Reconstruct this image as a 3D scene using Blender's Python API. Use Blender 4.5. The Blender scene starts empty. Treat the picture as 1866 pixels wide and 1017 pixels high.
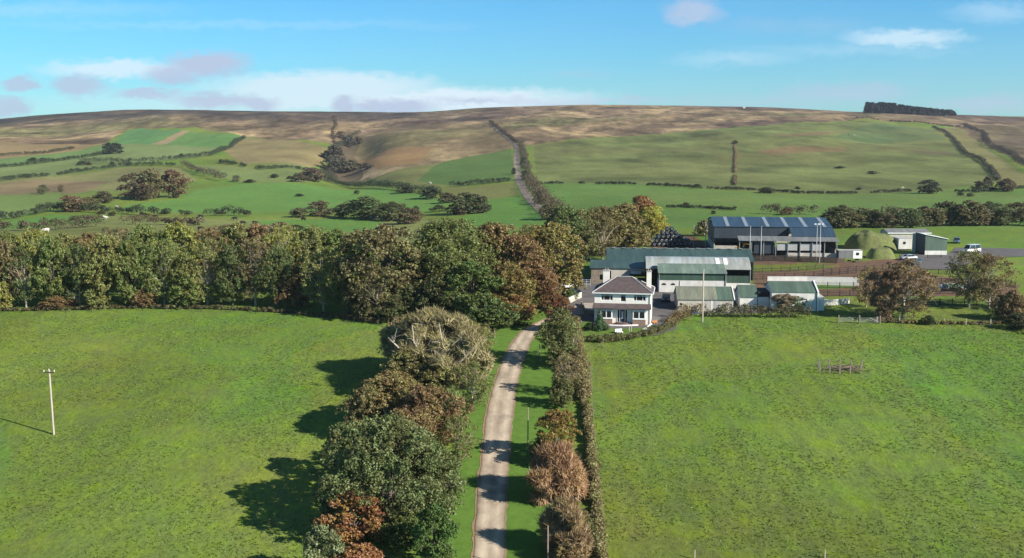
import bpy, bmesh, math, random
import numpy as np
from mathutils import Vector, Matrix
from mathutils.geometry import delaunay_2d_cdt
R = math.radians
rnd = random.Random(7)
NP = np.random.default_rng(7)
S = bpy.context.scene
COL = S.collection

# ------------------------------------------------------------------ camera, sky, sun, exposure
F = 2000.0; CU = 933.0; CV = 508.5; ZC = 50.0; TH = math.atan((508.5 - 245.0) / F)
cam = bpy.data.cameras.new('camera'); co = bpy.data.objects.new('camera', cam); COL.objects.link(co)
co.location = (0, 0, ZC); co.rotation_euler = (math.pi / 2 - TH, 0, 0)
cam.sensor_width = 36; cam.lens = 36 * F / 1866.0; cam.clip_start = 1; cam.clip_end = 20000
S.camera = co
SUN_EL = R(29); SUN_DIR = Vector((0.862 * math.cos(SUN_EL), -0.507 * math.cos(SUN_EL), math.sin(SUN_EL)))
SUN_AZ = math.atan2(SUN_DIR.x, SUN_DIR.y)
sl = bpy.data.lights.new('sun', 'SUN'); sl.energy = 5.0; sl.angle = R(0.5); sl.color = (1.0, 0.93, 0.82)
so = bpy.data.objects.new('sun', sl); COL.objects.link(so); so.location = (200, -100, 300)
so.rotation_euler = (-SUN_DIR).to_track_quat('-Z', 'Y').to_euler()
S.view_settings.view_transform = 'Standard'; S.view_settings.look = 'None'
S.view_settings.gamma = 1; S.view_settings.exposure = 0.82
S.cycles.max_bounces = 5; S.cycles.diffuse_bounces = 2; S.cycles.transparent_max_bounces = 4
S.cycles.volume_bounces = 0

def direction(u, v):
    b = (v - CV) / F
    return (u - CU) / F, math.cos(TH) - b * math.sin(TH), -math.sin(TH) - b * math.cos(TH)

world = bpy.data.worlds.new('World'); S.world = world; world.use_nodes = True
def make_world():
    nt = world.node_tree; N = nt.nodes; L = nt.links
    for n in list(N): N.remove(n)
    def m(op, a, b=None, c=None, clamp=False):
        n = N.new('ShaderNodeMath'); n.operation = op; n.use_clamp = clamp
        for i, x in enumerate((a, b, c)):
            if x is None: continue
            if isinstance(x, (int, float)): n.inputs[i].default_value = x
            else: L.new(x, n.inputs[i])
        return n.outputs[0]
    def mixc(fac, a, b, mode='MIX'):
        n = N.new('ShaderNodeMix'); n.data_type = 'RGBA'; n.blend_type = mode
        if isinstance(fac, (int, float)): n.inputs[0].default_value = fac
        else: L.new(fac, n.inputs[0])
        for i, x in ((6, a), (7, b)):
            if isinstance(x, tuple): n.inputs[i].default_value = x + (1,)
            else: L.new(x, n.inputs[i])
        return n.outputs[2]
    sky = N.new('ShaderNodeTexSky'); sky.sky_type = 'NISHITA'; sky.sun_disc = False
    sky.sun_elevation = SUN_EL; sky.sun_rotation = SUN_AZ
    sky.air_density = 1.0; sky.dust_density = 0.1; sky.ozone_density = 3.0; sky.altitude = 100
    tc = N.new('ShaderNodeTexCoord'); sx = N.new('ShaderNodeSeparateXYZ'); L.new(tc.outputs['Generated'], sx.inputs[0])
    yy = m('MAXIMUM', m('ABSOLUTE', sx.outputs[1]), 0.05)
    s = m('DIVIDE', sx.outputs[0], yy); z = m('DIVIDE', sx.outputs[2], yy)
    cb = N.new('ShaderNodeCombineXYZ'); L.new(s, cb.inputs[0]); L.new(m('MULTIPLY', z, 2.2), cb.inputs[1])
    def noise(scale, off, det=5.0):
        mp = N.new('ShaderNodeVectorMath'); mp.operation = 'ADD'; L.new(cb.outputs[0], mp.inputs[0]); mp.inputs[1].default_value = off
        n = N.new('ShaderNodeTexNoise'); n.inputs['Scale'].default_value = scale; n.inputs['Detail'].default_value = det
        n.inputs['Roughness'].default_value = 0.55
        L.new(mp.outputs[0], n.inputs['Vector']); return m('SUBTRACT', n.outputs['Fac'], 0.5)
    n1 = noise(22, (0, 0, 0)); n2 = noise(22, (5, 3, 0)); n3 = noise(75, (1, 7, 2), 6.0); n4 = noise(5, (9, 2, 0), 3.0)
    sp = m('ADD', s, m('MULTIPLY', n1, 0.034)); zp = m('ADD', m('ADD', z, m('MULTIPLY', n2, 0.012)), m('MULTIPLY', n3, 0.016))
    def cloud(u, v, au, av, soft, amt, prev, tilt=0.0):
        dx, dy, dz = direction(u, v)
        s0, z0 = dx / dy, dz / dy
        ds = m('SUBTRACT', sp, s0); dzz = m('SUBTRACT', m('SUBTRACT', zp, z0), m('MULTIPLY', ds, tilt))
        d = m('SQRT', m('ADD', m('POWER', m('MULTIPLY', ds, F / au), 2.0), m('POWER', m('MULTIPLY', dzz, F / av), 2.0)))
        k = m('MULTIPLY', m('DIVIDE', m('SUBTRACT', 1.0 + soft, d), soft * 2, clamp=True), amt)
        k = m('MULTIPLY', k, k) if False else k
        return k if prev is None else m('MAXIMUM', prev, k)
    w = None
    for a in ((590, 160, 200, 27, .35, .8), (820, 183, 240, 21, .4, .95), (520, 185, 190, 14, .4, .8), (215, 126, 120, 15, .4, .75), (1020, 185, 90, 8, .8, .4),
              (560, 190, 330, 20, .8, .6), (60, 18, 170, 9, 1.0, .2), (420, 45, 300, 5, 1., .16), (1650, 70, 95, 13, .45, .6), (1340, 107, 75, 9, .9, .3),
              (1820, 22, 65, 13, .8, .3), (1550, 92, 130, 8, 1., .2)): w = cloud(*a, w)
    g = None
    for a in ((375, 117, 66, 20, .42, .95), (315, 136, 46, 17, .45, .85), (35, 152, 32, 14, .3, .8), (145, 158, 46, 20, .35, .8), (15, 195, 36, 16, .35, .8), (270, 172, 54, 10, .4, .8),
              (400, 183, 76, 14, .4, .85), (470, 188, 38, 12, .4, .85), (630, 190, 24, 14, .35, .9), (715, 194, 74, 15, .35, .9), (860, 186, 60, 4, .6, .7),
              (1262, 20, 50, 22, .4, .75), (1390, 46, 60, 10, 1., .2), (1500, 48, 50, 10, 1., .22), (1040, 185, 260, 6, .8, .5), (1540, 170, 100, 14, .7, .6), (1590, 163, 50, 11, .6, .5),
              (1420, 184, 180, 10, .9, .4), (1800, 190, 90, 13, .6, .55), (1840, 180, 40, 10, .7, .4), (1050, 137, 40, 5, 1., .25)): g = cloud(*a, g)
    # blue made a little cleaner than the raw sky model near the horizon; thin veil varies it
    el = m('MULTIPLY', z, 8.0, clamp=True)
    tint = mixc(el, (0.60, 1.22, 1.55), (0.38, 1.12, 1.60))
    skyc = mixc(1.0, sky.outputs[0], tint, 'MULTIPLY')
    hi = m('DIVIDE', m('SUBTRACT', sx.outputs[2], 0.14), 0.5, clamp=True)
    skyc = mixc(1.0, skyc, mixc(hi, (1, 1, 1), (0.75, 0.55, 0.50)), 'MULTIPLY')
    global SKYMUL
    gray = N.new('ShaderNodeMix')
    wht = (9.0, 10.6, 11.6); gry = (5.3, 6.4, 8.6)
    veil = m('MULTIPLY', m('ADD', m('MULTIPLY', n4, 1.6), 0.35, clamp=True), 0.16)
    c1 = mixc(veil, skyc, (5.0, 8.2, 10.0))
    front = m('GREATER_THAN', sx.outputs[1], 0.0)
    c2 = mixc(m('MULTIPLY', w, front), c1, wht)
    gn = m('ADD', m('MULTIPLY', n1, 1.2), 0.5, clamp=True)
    gc = mixc(gn, gry, (6.0, 6.8, 8.8))
    c3 = mixc(m('MULTIPLY', g, front), c2, gc)
    bg = N.new('ShaderNodeBackground'); bg.inputs[1].default_value = 0.053
    L.new(c3, bg.inputs[0]); out = N.new('ShaderNodeOutputWorld'); L.new(bg.outputs[0], out.inputs[0])
make_world()

# ------------------------------------------------------------------ terrain height
def mval(v):
    b = (v - CV) / F
    return (-math.sin(TH) - b * np.cos(TH)) / (math.cos(TH) - b * np.sin(TH))
LEV = [  # distance, then (u, v) pairs: where ground at that distance is seen
 (60, None, 4.5), (111, [(0, 1017)]), (143, [(0, 792)]), (165, [(0, 697)]), (200, [(0, 589), (933, 588), (1866, 586)]),
 (220, [(0, 545), (933, 547), (1866, 546)]), (240, [(0, 519), (1200, 519)]), (278, [(0, 482), (800, 478), (1200, 471), (1866, 467)]),
 (330, [(0, 449), (800, 444), (1100, 434), (1866, 430)]), (400, [(0, 424), (700, 420), (1100, 403), (1866, 404)]),
 (450, [(0, 411), (700, 406), (1100, 386), (1866, 388)]), (600, [(0, 373), (700, 370), (1100, 348), (1500, 353), (1866, 350)]),
 (750, [(0, 343), (600, 342), (933, 330), (1200, 322), (1866, 326)]), (900, [(0, 317), (600, 314), (933, 300), (1866, 300)]),
 (1200, [(0, 270), (350, 268), (600, 272), (933, 252), (1400, 248), (1866, 262)]),
 (1550, [(0, 238), (350, 228), (600, 232), (933, 219), (1400, 216), (1866, 229)]),
 (2050, [(-300, 240), (0, 216), (100, 207), (250, 197), (450, 201), (600, 202), (790, 203), (870, 195), (1050, 188), (1200, 190), (1400, 194), (1570, 203), (1720, 208), (1866, 211), (2200, 222)]),
]
SC = np.linspace(-0.75, 0.75, 121)
YR = np.exp(np.linspace(math.log(50), math.log(9000), 900))
ztab = np.zeros((121, 900))
for i, s in enumerate(SC):
    ys, zs = [], []
    for lv in LEV:
        y = lv[0]
        if lv[1] is None: z = lv[2]
        else:
            us = [p[0] for p in lv[1]]; vs = [p[1] for p in lv[1]]
            v = np.interp(CU + F * s, us, vs)
            z = ZC + y * mval(v)
        ys.append(y); zs.append(z)
    ys += [2300, 3000, 9000]; zs += [zs[-1] - 4, zs[-1] - 40, zs[-1] - 150]
    ztab[i] = np.interp(YR, ys, zs)
k = np.hanning(27); k /= k.sum()
for i in range(121):
    zz = np.pad(ztab[i], 13, mode='edge'); ztab[i] = np.convolve(zz, k, 'valid')
k2 = np.hanning(9); k2 /= k2.sum()
for j in range(900):
    zz = np.pad(ztab[:, j], 4, mode='edge'); ztab[:, j] = np.convolve(zz, k2, 'valid')

_tabs = [np.random.default_rng(100 + i).random((256, 256)) for i in range(8)]
def vnoise(x, y, seed=0):
    t = _tabs[seed % 8]; x = np.asarray(x, float) + seed * 17.3; y = np.asarray(y, float) + seed * 9.1
    xi = np.floor(x).astype(int); yi = np.floor(y).astype(int); fx = x - xi; fy = y - yi
    fx = fx * fx * (3 - 2 * fx); fy = fy * fy * (3 - 2 * fy)
    a = t[xi & 255, yi & 255]; b = t[(xi + 1) & 255, yi & 255]; c = t[xi & 255, (yi + 1) & 255]; d = t[(xi + 1) & 255, (yi + 1) & 255]
    return (a * (1 - fx) + b * fx) * (1 - fy) + (c * (1 - fx) + d * fx) * fy - 0.5
def fbm(x, y, oct=4, seed=0, gain=0.5):
    r = 0; a = 1.0
    for o in range(oct):
        r = r + a * vnoise(x * 2 ** o, y * 2 ** o, seed + o); a *= gain
    return r
def H(x, y):
    x = np.asarray(x, float); y = np.asarray(y, float)
    g = np.maximum(y, 60.0); s = np.clip(x / g, -0.7499, 0.7499)
    fi = (s + 0.75) / 1.5 * 120; i = np.clip(fi.astype(int), 0, 119); fi = fi - i
    yy = np.clip(y, 50.01, 8990); fj = (np.log(yy) - math.log(50)) / (math.log(9000) - math.log(50)) * 899
    j = np.clip(fj.astype(int), 0, 898); fj = fj - j
    z = (ztab[i, j] * (1 - fi) + ztab[i + 1, j] * fi) * (1 - fj) + (ztab[i, j + 1] * (1 - fi) + ztab[i + 1, j + 1] * fi) * fj
    z = z - np.clip(60 - y, 0, 300) * 0.02
    a = np.clip((y - 650) / 900, 0, 1) * np.clip((2050 - y) / 300, 0.15, 1)
    z = z + a * (7.0 * fbm(x / 170, y / 260, 3, 1) + 5.0 * fbm(x / 50, y / 110, 4, 2))
    gx = np.exp(-((x / np.maximum(y, 100) - (-.150 + .006 * np.sin(y / 60.0) + .00003 * np.clip(y - 1000, 0, 900))) * y / 28.0) ** 2); z = z - gx * 14 * np.clip((y - 700) / 250, 0, 1) * np.clip((1750 - y) / 500, 0, 1)
    z = z + 0.35 * np.clip((y - 60) / 100, 0, 1) * np.clip(1.0 - np.abs(y - 150) / 400, 0.1, 1) * fbm(x / 22, y / 22, 2, 3)
    return z
YS = np.exp(np.linspace(math.log(55), math.log(2080), 6000))
def at(u, v):
    dx, dy, dz = direction(u, v); s = dx / dy; mm = dz / dy
    hh = H(s * YS, YS); ray = ZC + mm * YS
    idx = np.nonzero(ray <= hh)[0]
    if len(idx) == 0:
        y = 2000.0
    else:
        i = idx[0]
        if i == 0: y = YS[0]
        else:
            d0 = ray[i - 1] - hh[i - 1]; d1 = ray[i] - hh[i]
            y = YS[i - 1] + (YS[i] - YS[i - 1]) * d0 / (d0 - d1)
    x = s * y
    return Vector((x, y, float(H(x, y))))
def ground(x, y): return float(H(x, y))

# ------------------------------------------------------------------ helpers
def lin(c):
    c = c / 255.0
    return c / 12.92 if c <= 0.04045 else ((c + 0.055) / 1.055) ** 2.4
KALB = 0.60
def alb(r, g, b, k=KALB): return (lin(r) * k * 1.06, lin(g) * k, lin(b) * k)
def tag(o, label=None, cat=None, group=None, kind=None):
    if label: o['label'] = label
    if cat: o['category'] = cat
    if group: o['group'] = group
    if kind: o['kind'] = kind
    return o
def empty(name, loc, rz=0.0):
    o = bpy.data.objects.new(name, None); COL.objects.link(o); o.location = loc; o.rotation_euler = (0, 0, rz)
    o.empty_display_size = 0.5
    return o
def link(name, me, parent=None):
    o = bpy.data.objects.new(name, me); COL.objects.link(o)
    if parent is not None: o.parent = parent
    return o
def fastmesh(name, V, Fq, nper, mat=None, smooth=False):
    me = bpy.data.meshes.new(name); V = np.asarray(V, np.float32); Fq = np.asarray(Fq, np.int32)
    nf = len(Fq) // nper
    me.vertices.add(len(V)); me.vertices.foreach_set('co', V.ravel())
    me.loops.add(len(Fq)); me.loops.foreach_set('vertex_index', Fq)
    me.polygons.add(nf); me.polygons.foreach_set('loop_start', np.arange(nf, dtype=np.int32) * nper)
    me.polygons.foreach_set('loop_total', np.full(nf, nper, np.int32))
    if smooth: me.polygons.foreach_set('use_smooth', np.ones(nf, bool))
    if mat: me.materials.append(mat)
    me.update(); me.validate()
    return me
class MB:
    def __init__(s): s.v = []; s.f = []
    def add(s, vs, fs):
        b = len(s.v); s.v += [tuple(p) for p in vs]; s.f += [tuple(b + i for i in f) for f in fs]; return s
    def box(s, x0, x1, y0, y1, z0, z1):
        return s.add([(x0, y0, z0), (x1, y0, z0), (x1, y1, z0), (x0, y1, z0), (x0, y0, z1), (x1, y0, z1), (x1, y1, z1), (x0, y1, z1)],
                     [(0, 3, 2, 1), (4, 5, 6, 7), (0, 1, 5, 4), (1, 2, 6, 5), (2, 3, 7, 6), (3, 0, 4, 7)])
    def prism_x(s, prof, x0, x1):      # profile of (y,z) counter-clockwise seen from +x
        n = len(prof); vs = [(x0, p[0], p[1]) for p in prof] + [(x1, p[0], p[1]) for p in prof]
        fs = [tuple(range(n - 1, -1, -1)), tuple(range(n, 2 * n))] + [(i, (i + 1) % n, n + (i + 1) % n, n + i) for i in range(n)]
        return s.add(vs, fs)
    def prism_y(s, prof, y0, y1):      # profile of (x,z)
        n = len(prof); vs = [(p[0], y0, p[1]) for p in prof] + [(p[0], y1, p[1]) for p in prof]
        fs = [tuple(range(n)), tuple(range(2 * n - 1, n - 1, -1))] + [(i, n + i, n + (i + 1) % n, (i + 1) % n) for i in range(n)]
        return s.add(vs, fs)
    def prism_z(s, prof, z0, z1):
        n = len(prof); vs = [(p[0], p[1], z0) for p in prof] + [(p[0], p[1], z1) for p in prof]
        fs = [tuple(range(n - 1, -1, -1)), tuple(range(n, 2 * n))] + [(i, (i + 1) % n, n + (i + 1) % n, n + i) for i in range(n)]
        return s.add(vs, fs)
    def tube(s, pts, rads, n=6, cap=True):
        b = len(s.v); pts = [Vector(p) for p in pts]
        for i, p in enumerate(pts):
            t = (pts[min(i + 1, len(pts) - 1)] - pts[max(i - 1, 0)]).normalized()
            a = t.cross(Vector((0, 0, 1)) if abs(t.z) < 0.9 else Vector((1, 0, 0))).normalized(); c = t.cross(a)
            for j in range(n):
                w = 2 * math.pi * j / n; q = p + (a * math.cos(w) + c * math.sin(w)) * rads[i]; s.v.append(tuple(q))
        for i in range(len(pts) - 1):
            for j in range(n):
                s.f.append((b + i * n + j, b + i * n + (j + 1) % n, b + (i + 1) * n + (j + 1) % n, b + (i + 1) * n + j))
        if cap:
            s.f.append(tuple(b + j for j in range(n - 1, -1, -1))); e = b + (len(pts) - 1) * n; s.f.append(tuple(e + j for j in range(n)))
        return s
    def mesh(s, name, mat, smooth=False):
        me = bpy.data.meshes.new(name); me.from_pydata(s.v, [], s.f); me.materials.append(mat)
        bm = bmesh.new(); bm.from_mesh(me); bmesh.ops.recalc_face_normals(bm, faces=bm.faces); bm.to_mesh(me); bm.free()
        if smooth:
            for p in me.polygons: p.use_smooth = True
        me.update(); return me
    def build(s, name, mat, parent=None, smooth=False):
        return link(name, s.mesh(name, mat, smooth), parent)

def nodes(mat):
    mat.use_nodes = True; nt = mat.node_tree; return nt, nt.nodes, nt.links
def simple(name, col, rough=0.8, metal=0.0, var=0.25, scale=1.5, bump=0.0, bscale=6.0, col2=None, spec=0.3, stretch=(1, 1, 1), coat=0.0):
    mat = bpy.data.materials.new(name); nt, N, L = nodes(mat); b = N['Principled BSDF']
    b.inputs['Roughness'].default_value = rough; b.inputs['Metallic'].default_value = metal
    b.inputs['Specular IOR Level'].default_value = spec; b.inputs['Coat Weight'].default_value = coat
    tc = N.new('ShaderNodeTexCoord'); mp = N.new('ShaderNodeMapping'); mp.inputs['Scale'].default_value = stretch
    L.new(tc.outputs['Object'], mp.inputs[0])
    n = N.new('ShaderNodeTexNoise'); n.inputs['Scale'].default_value = scale; n.inputs['Detail'].default_value = 6; n.inputs['Roughness'].default_value = 0.65
    L.new(mp.outputs[0], n.inputs['Vector'])
    r = N.new('ShaderNodeValToRGB'); r.color_ramp.elements[0].position = 0.32; r.color_ramp.elements[1].position = 0.68
    c2 = col2 or tuple(c * (1 - var) for c in col)
    r.color_ramp.elements[0].color = tuple(c2) + (1,); r.color_ramp.elements[1].color = tuple(min(1, c * (1 + var * .4)) for c in col) + (1,)
    L.new(n.outputs['Fac'], r.inputs[0]); L.new(r.outputs[0], b.inputs['Base Color'])
    if bump:
        n2 = N.new('ShaderNodeTexNoise'); n2.inputs['Scale'].default_value = bscale; n2.inputs['Detail'].default_value = 4; L.new(tc.outputs['Object'], n2.inputs['Vector'])
        bp = N.new('ShaderNodeBump'); bp.inputs['Strength'].default_value = bump; bp.inputs['Distance'].default_value = 0.1
        L.new(n2.outputs['Fac'], bp.inputs['Height']); L.new(bp.outputs[0], b.inputs['Normal'])
    return mat
def sheet(name, col, col2, rough=0.45, period=0.25, axis='X', metal=0.0):   # profiled metal sheeting, weathered
    mat = simple(name, col, rough, metal, col2=col2, scale=0.35, stretch=(1, 0.35, 0.35), spec=0.5); nt, N, L = nodes(mat); b = N['Principled BSDF']
    tc = N.new('ShaderNodeTexCoord'); st = N.new('ShaderNodeMapping'); st.inputs['Scale'].default_value = (1.6, .12, .12); L.new(tc.outputs['Object'], st.inputs[0])
    sn = N.new('ShaderNodeTexNoise'); sn.inputs['Scale'].default_value = 1.0; sn.inputs['Detail'].default_value = 5; sn.inputs['Roughness'].default_value = .7; L.new(st.outputs[0], sn.inputs[0])
    sm = N.new('ShaderNodeMapRange'); L.new(sn.outputs['Fac'], sm.inputs[0]); sm.inputs[1].default_value = .3; sm.inputs[2].default_value = .7; sm.inputs[3].default_value = .72; sm.inputs[4].default_value = 1.3
    mx = N.new('ShaderNodeMix'); mx.data_type = 'RGBA'; mx.blend_type = 'MULTIPLY'; mx.inputs[0].default_value = 1; L.new(N['Color Ramp'].outputs[0], mx.inputs[6]); L.new(sm.outputs[0], mx.inputs[7]); L.new(mx.outputs[2], b.inputs['Base Color'])
    w = N.new('ShaderNodeTexWave'); w.bands_direction = axis; w.inputs['Scale'].default_value = 0.314 / period
    L.new(tc.outputs['Object'], w.inputs[0]); bp = N.new('ShaderNodeBump'); bp.inputs['Strength'].default_value = 0.5; bp.inputs['Distance'].default_value = 0.04
    L.new(w.outputs['Fac'], bp.inputs['Height']); L.new(bp.outputs[0], b.inputs['Normal'])
    return mat

# ------------------------------------------------------------------ ground sheet
POLY = []   # (px polygon, class/colour seen, noise amount)
def fld(pts, col, var=0.18, moor=0.0): POLY.append((pts, col, var, moor))
fld([(-500, 440), (-500, 260), (0, 287), (60, 283), (140, 272), (190, 262), (235, 235), (300, 233), (450, 250), (600, 262), (605, 332), (760, 303), (870, 283), (930, 270), (975, 264),
     (1100, 249), (1250, 240), (1400, 228), (1570, 216), (1740, 232), (1800, 268), (1900, 300), (2500, 340), (2500, 192), (1870, 212), (1720, 209), (1400, 195), (1050, 189), (790, 204), (450, 202), (250, 198), (0, 217), (-500, 230)], (146, 125, 96), .3, 1.0)
fld([(-300, 262), (0, 258), (190, 262), (140, 275), (60, 284), (0, 290), (-300, 300)], (165, 150, 108), .15)
fld([(440, 300), (400, 270), (450, 251), (520, 255), (600, 272), (590, 300), (560, 306)], (152, 146, 100), .2)
fld([(620, 255), (700, 232), (880, 222), (932, 262), (930, 270), (870, 284), (760, 303), (690, 310), (640, 285)], (140, 128, 88), .25, .55)
fld([(640, 290), (700, 275), (790, 268), (760, 298), (690, 306)], (158, 134, 92), .15)
fld([(235, 237), (262, 233), (332, 238), (300, 252), (275, 263), (205, 262)], (104, 154, 92), .07)
fld([(345, 240), (447, 250), (425, 263), (400, 268), (295, 263)], (106, 156, 84), .07)
fld([(332, 238), (345, 240), (300, 262), (285, 266), (240, 276), (235, 273), (275, 262)], (168, 156, 120), .1)
fld([(190, 265), (205, 262), (300, 264), (400, 268), (385, 283), (330, 290), (250, 297), (145, 297), (0, 312), (0, 306), (120, 292)], (133, 158, 98), .12)
fld([(0, 290), (140, 275), (190, 265), (190, 281), (120, 291), (0, 306), (-300, 330), (-300, 300)], (118, 154, 90), .12)
fld([(-300, 330), (0, 312), (145, 298), (250, 298), (230, 303), (160, 312), (80, 323), (0, 330), (-300, 350)], (128, 152, 92), .15)
fld([(0, 330), (230, 304), (330, 305), (360, 330), (250, 345), (0, 356)], (142, 150, 94), .2)
fld([(0, 335), (70, 327), (200, 330), (150, 352), (0, 358)], (150, 138, 104), .3)
fld([(-300, 360), (0, 356), (110, 350), (110, 372), (60, 388), (0, 400), (-300, 410)], (124, 154, 84), .12)
fld([(340, 300), (460, 304), (600, 316), (560, 334), (440, 334), (400, 322)], (132, 154, 90), .15)
fld([(210, 384), (240, 372), (330, 362), (360, 345), (440, 336), (560, 335), (690, 343), (790, 358), (830, 370), (780, 385), (640, 386), (560, 385), (400, 390)], (112, 160, 76), .12)
fld([(600, 330), (760, 303), (870, 283), (932, 270), (937, 330), (820, 339), (720, 341), (640, 335)], (132, 142, 84), .22)
fld([(800, 298), (870, 283), (932, 270), (937, 330), (820, 339), (760, 330)], (98, 132, 68), .15)
fld([(800, 342), (937, 334), (945, 356), (900, 362), (820, 358)], (130, 140, 80), .15)
fld([(870, 368), (945, 358), (990, 392), (995, 425), (930, 440), (830, 412)], (106, 154, 70), .12)
fld([(0, 408), (100, 398), (200, 392), (350, 398), (480, 400), (700, 396), (800, 400), (860, 430), (600, 470), (0, 450), (-300, 450)], (132, 146, 84), .3)
fld([(0, 404), (100, 392), (180, 396), (190, 404), (100, 412), (0, 418)], (106, 156, 72), .12)
fld([(450, 402), (640, 398), (700, 402), (690, 420), (560, 424)], (110, 156, 72), .15)
fld([(972, 266), (1100, 250), (1250, 241), (1400, 229), (1570, 220), (1705, 236), (1740, 262), (1760, 282), (1800, 303), (1822, 334), (1690, 348), (1600, 353), (1450, 353), (1260, 342), (1000, 332), (978, 332)], (118, 134, 78), .42)
fld([(972, 332), (1260, 343), (1450, 355), (1690, 349), (1900, 340), (1900, 415), (1210, 416), (1010, 385)], (108, 148, 72), .14)
fld([(1705, 234), (1745, 233), (1800, 272), (1870, 322), (1870, 342), (1822, 334), (1800, 302), (1760, 280), (1740, 260)], (138, 142, 90), .2)
fld([(1800, 268), (1757, 233), (1866, 228), (2500, 240), (2500, 340), (1900, 310)], (124, 118, 86), .3, .5)
fld([(1372, 476), (1505, 480), (1640, 470), (1690, 500), (1860, 520), (1830, 560), (1500, 556), (1372, 545)], (128, 108, 90), .15)
fld([(1373, 483), (1480, 480), (1530, 484), (1480, 493), (1373, 495)], (120, 140, 66), .2)
fld([(1486, 517), (1560, 517), (1560, 525), (1486, 526)], (98, 140, 66), .1)
fld([(1205, 425), (1262, 430), (1300, 455), (1180, 458)], (128, 104, 78), .2)
fld([(1262, 440), (1350, 444), (1540, 458), (1540, 478), (1372, 478), (1370, 456)], (112, 98, 84), .2)
fld([(590, 330), (598, 295), (612, 264), (632, 240), (662, 252), (646, 285), (664, 322)], (112, 104, 82), .4)
fld([(1376, 276), (1430, 267), (1540, 269), (1538, 276), (1400, 283)], (138, 124, 86), .3)
fld([(1400, 246), (1500, 240), (1570, 240), (1500, 246), (1440, 249)], (134, 124, 86), .3)
fld([(1655, 272), (1720, 276), (1750, 284), (1690, 282)], (116, 118, 82), .3)
fld([(1600, 225), (1700, 238), (1725, 255), (1600, 262), (1520, 250)], (104, 130, 80), .2)
NEARP = [([(0, 700), (150, 640), (330, 640), (400, 690), (300, 780), (200, 850), (0, 900)], (124, 142, 62)), ([(540, 745), (500, 690), (560, 640), (640, 600), (700, 600), (690, 690), (620, 730)], (138, 150, 66)),
         ([(0, 600), (250, 590), (520, 595), (420, 630), (150, 625), (0, 650)], (122, 146, 62)), ([(1070, 640), (1300, 600), (1560, 600), (1700, 640), (1500, 660), (1200, 700), (1090, 800)], (134, 150, 64)), ([(1600, 600), (1866, 610), (1866, 900), (1750, 800), (1650, 700)], (98, 146, 62))]
def inside(px, py, poly):
    n = len(poly); r = np.zeros(px.shape, bool); j = n - 1
    for i in range(n):
        xi, yi = poly[i]; xj, yj = poly[j]
        if yi != yj:
            c = ((yi > py) != (yj > py)) & (px < (xj - xi) * (py - yi) / (yj - yi) + xi); r ^= c
        j = i
    return r
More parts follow.
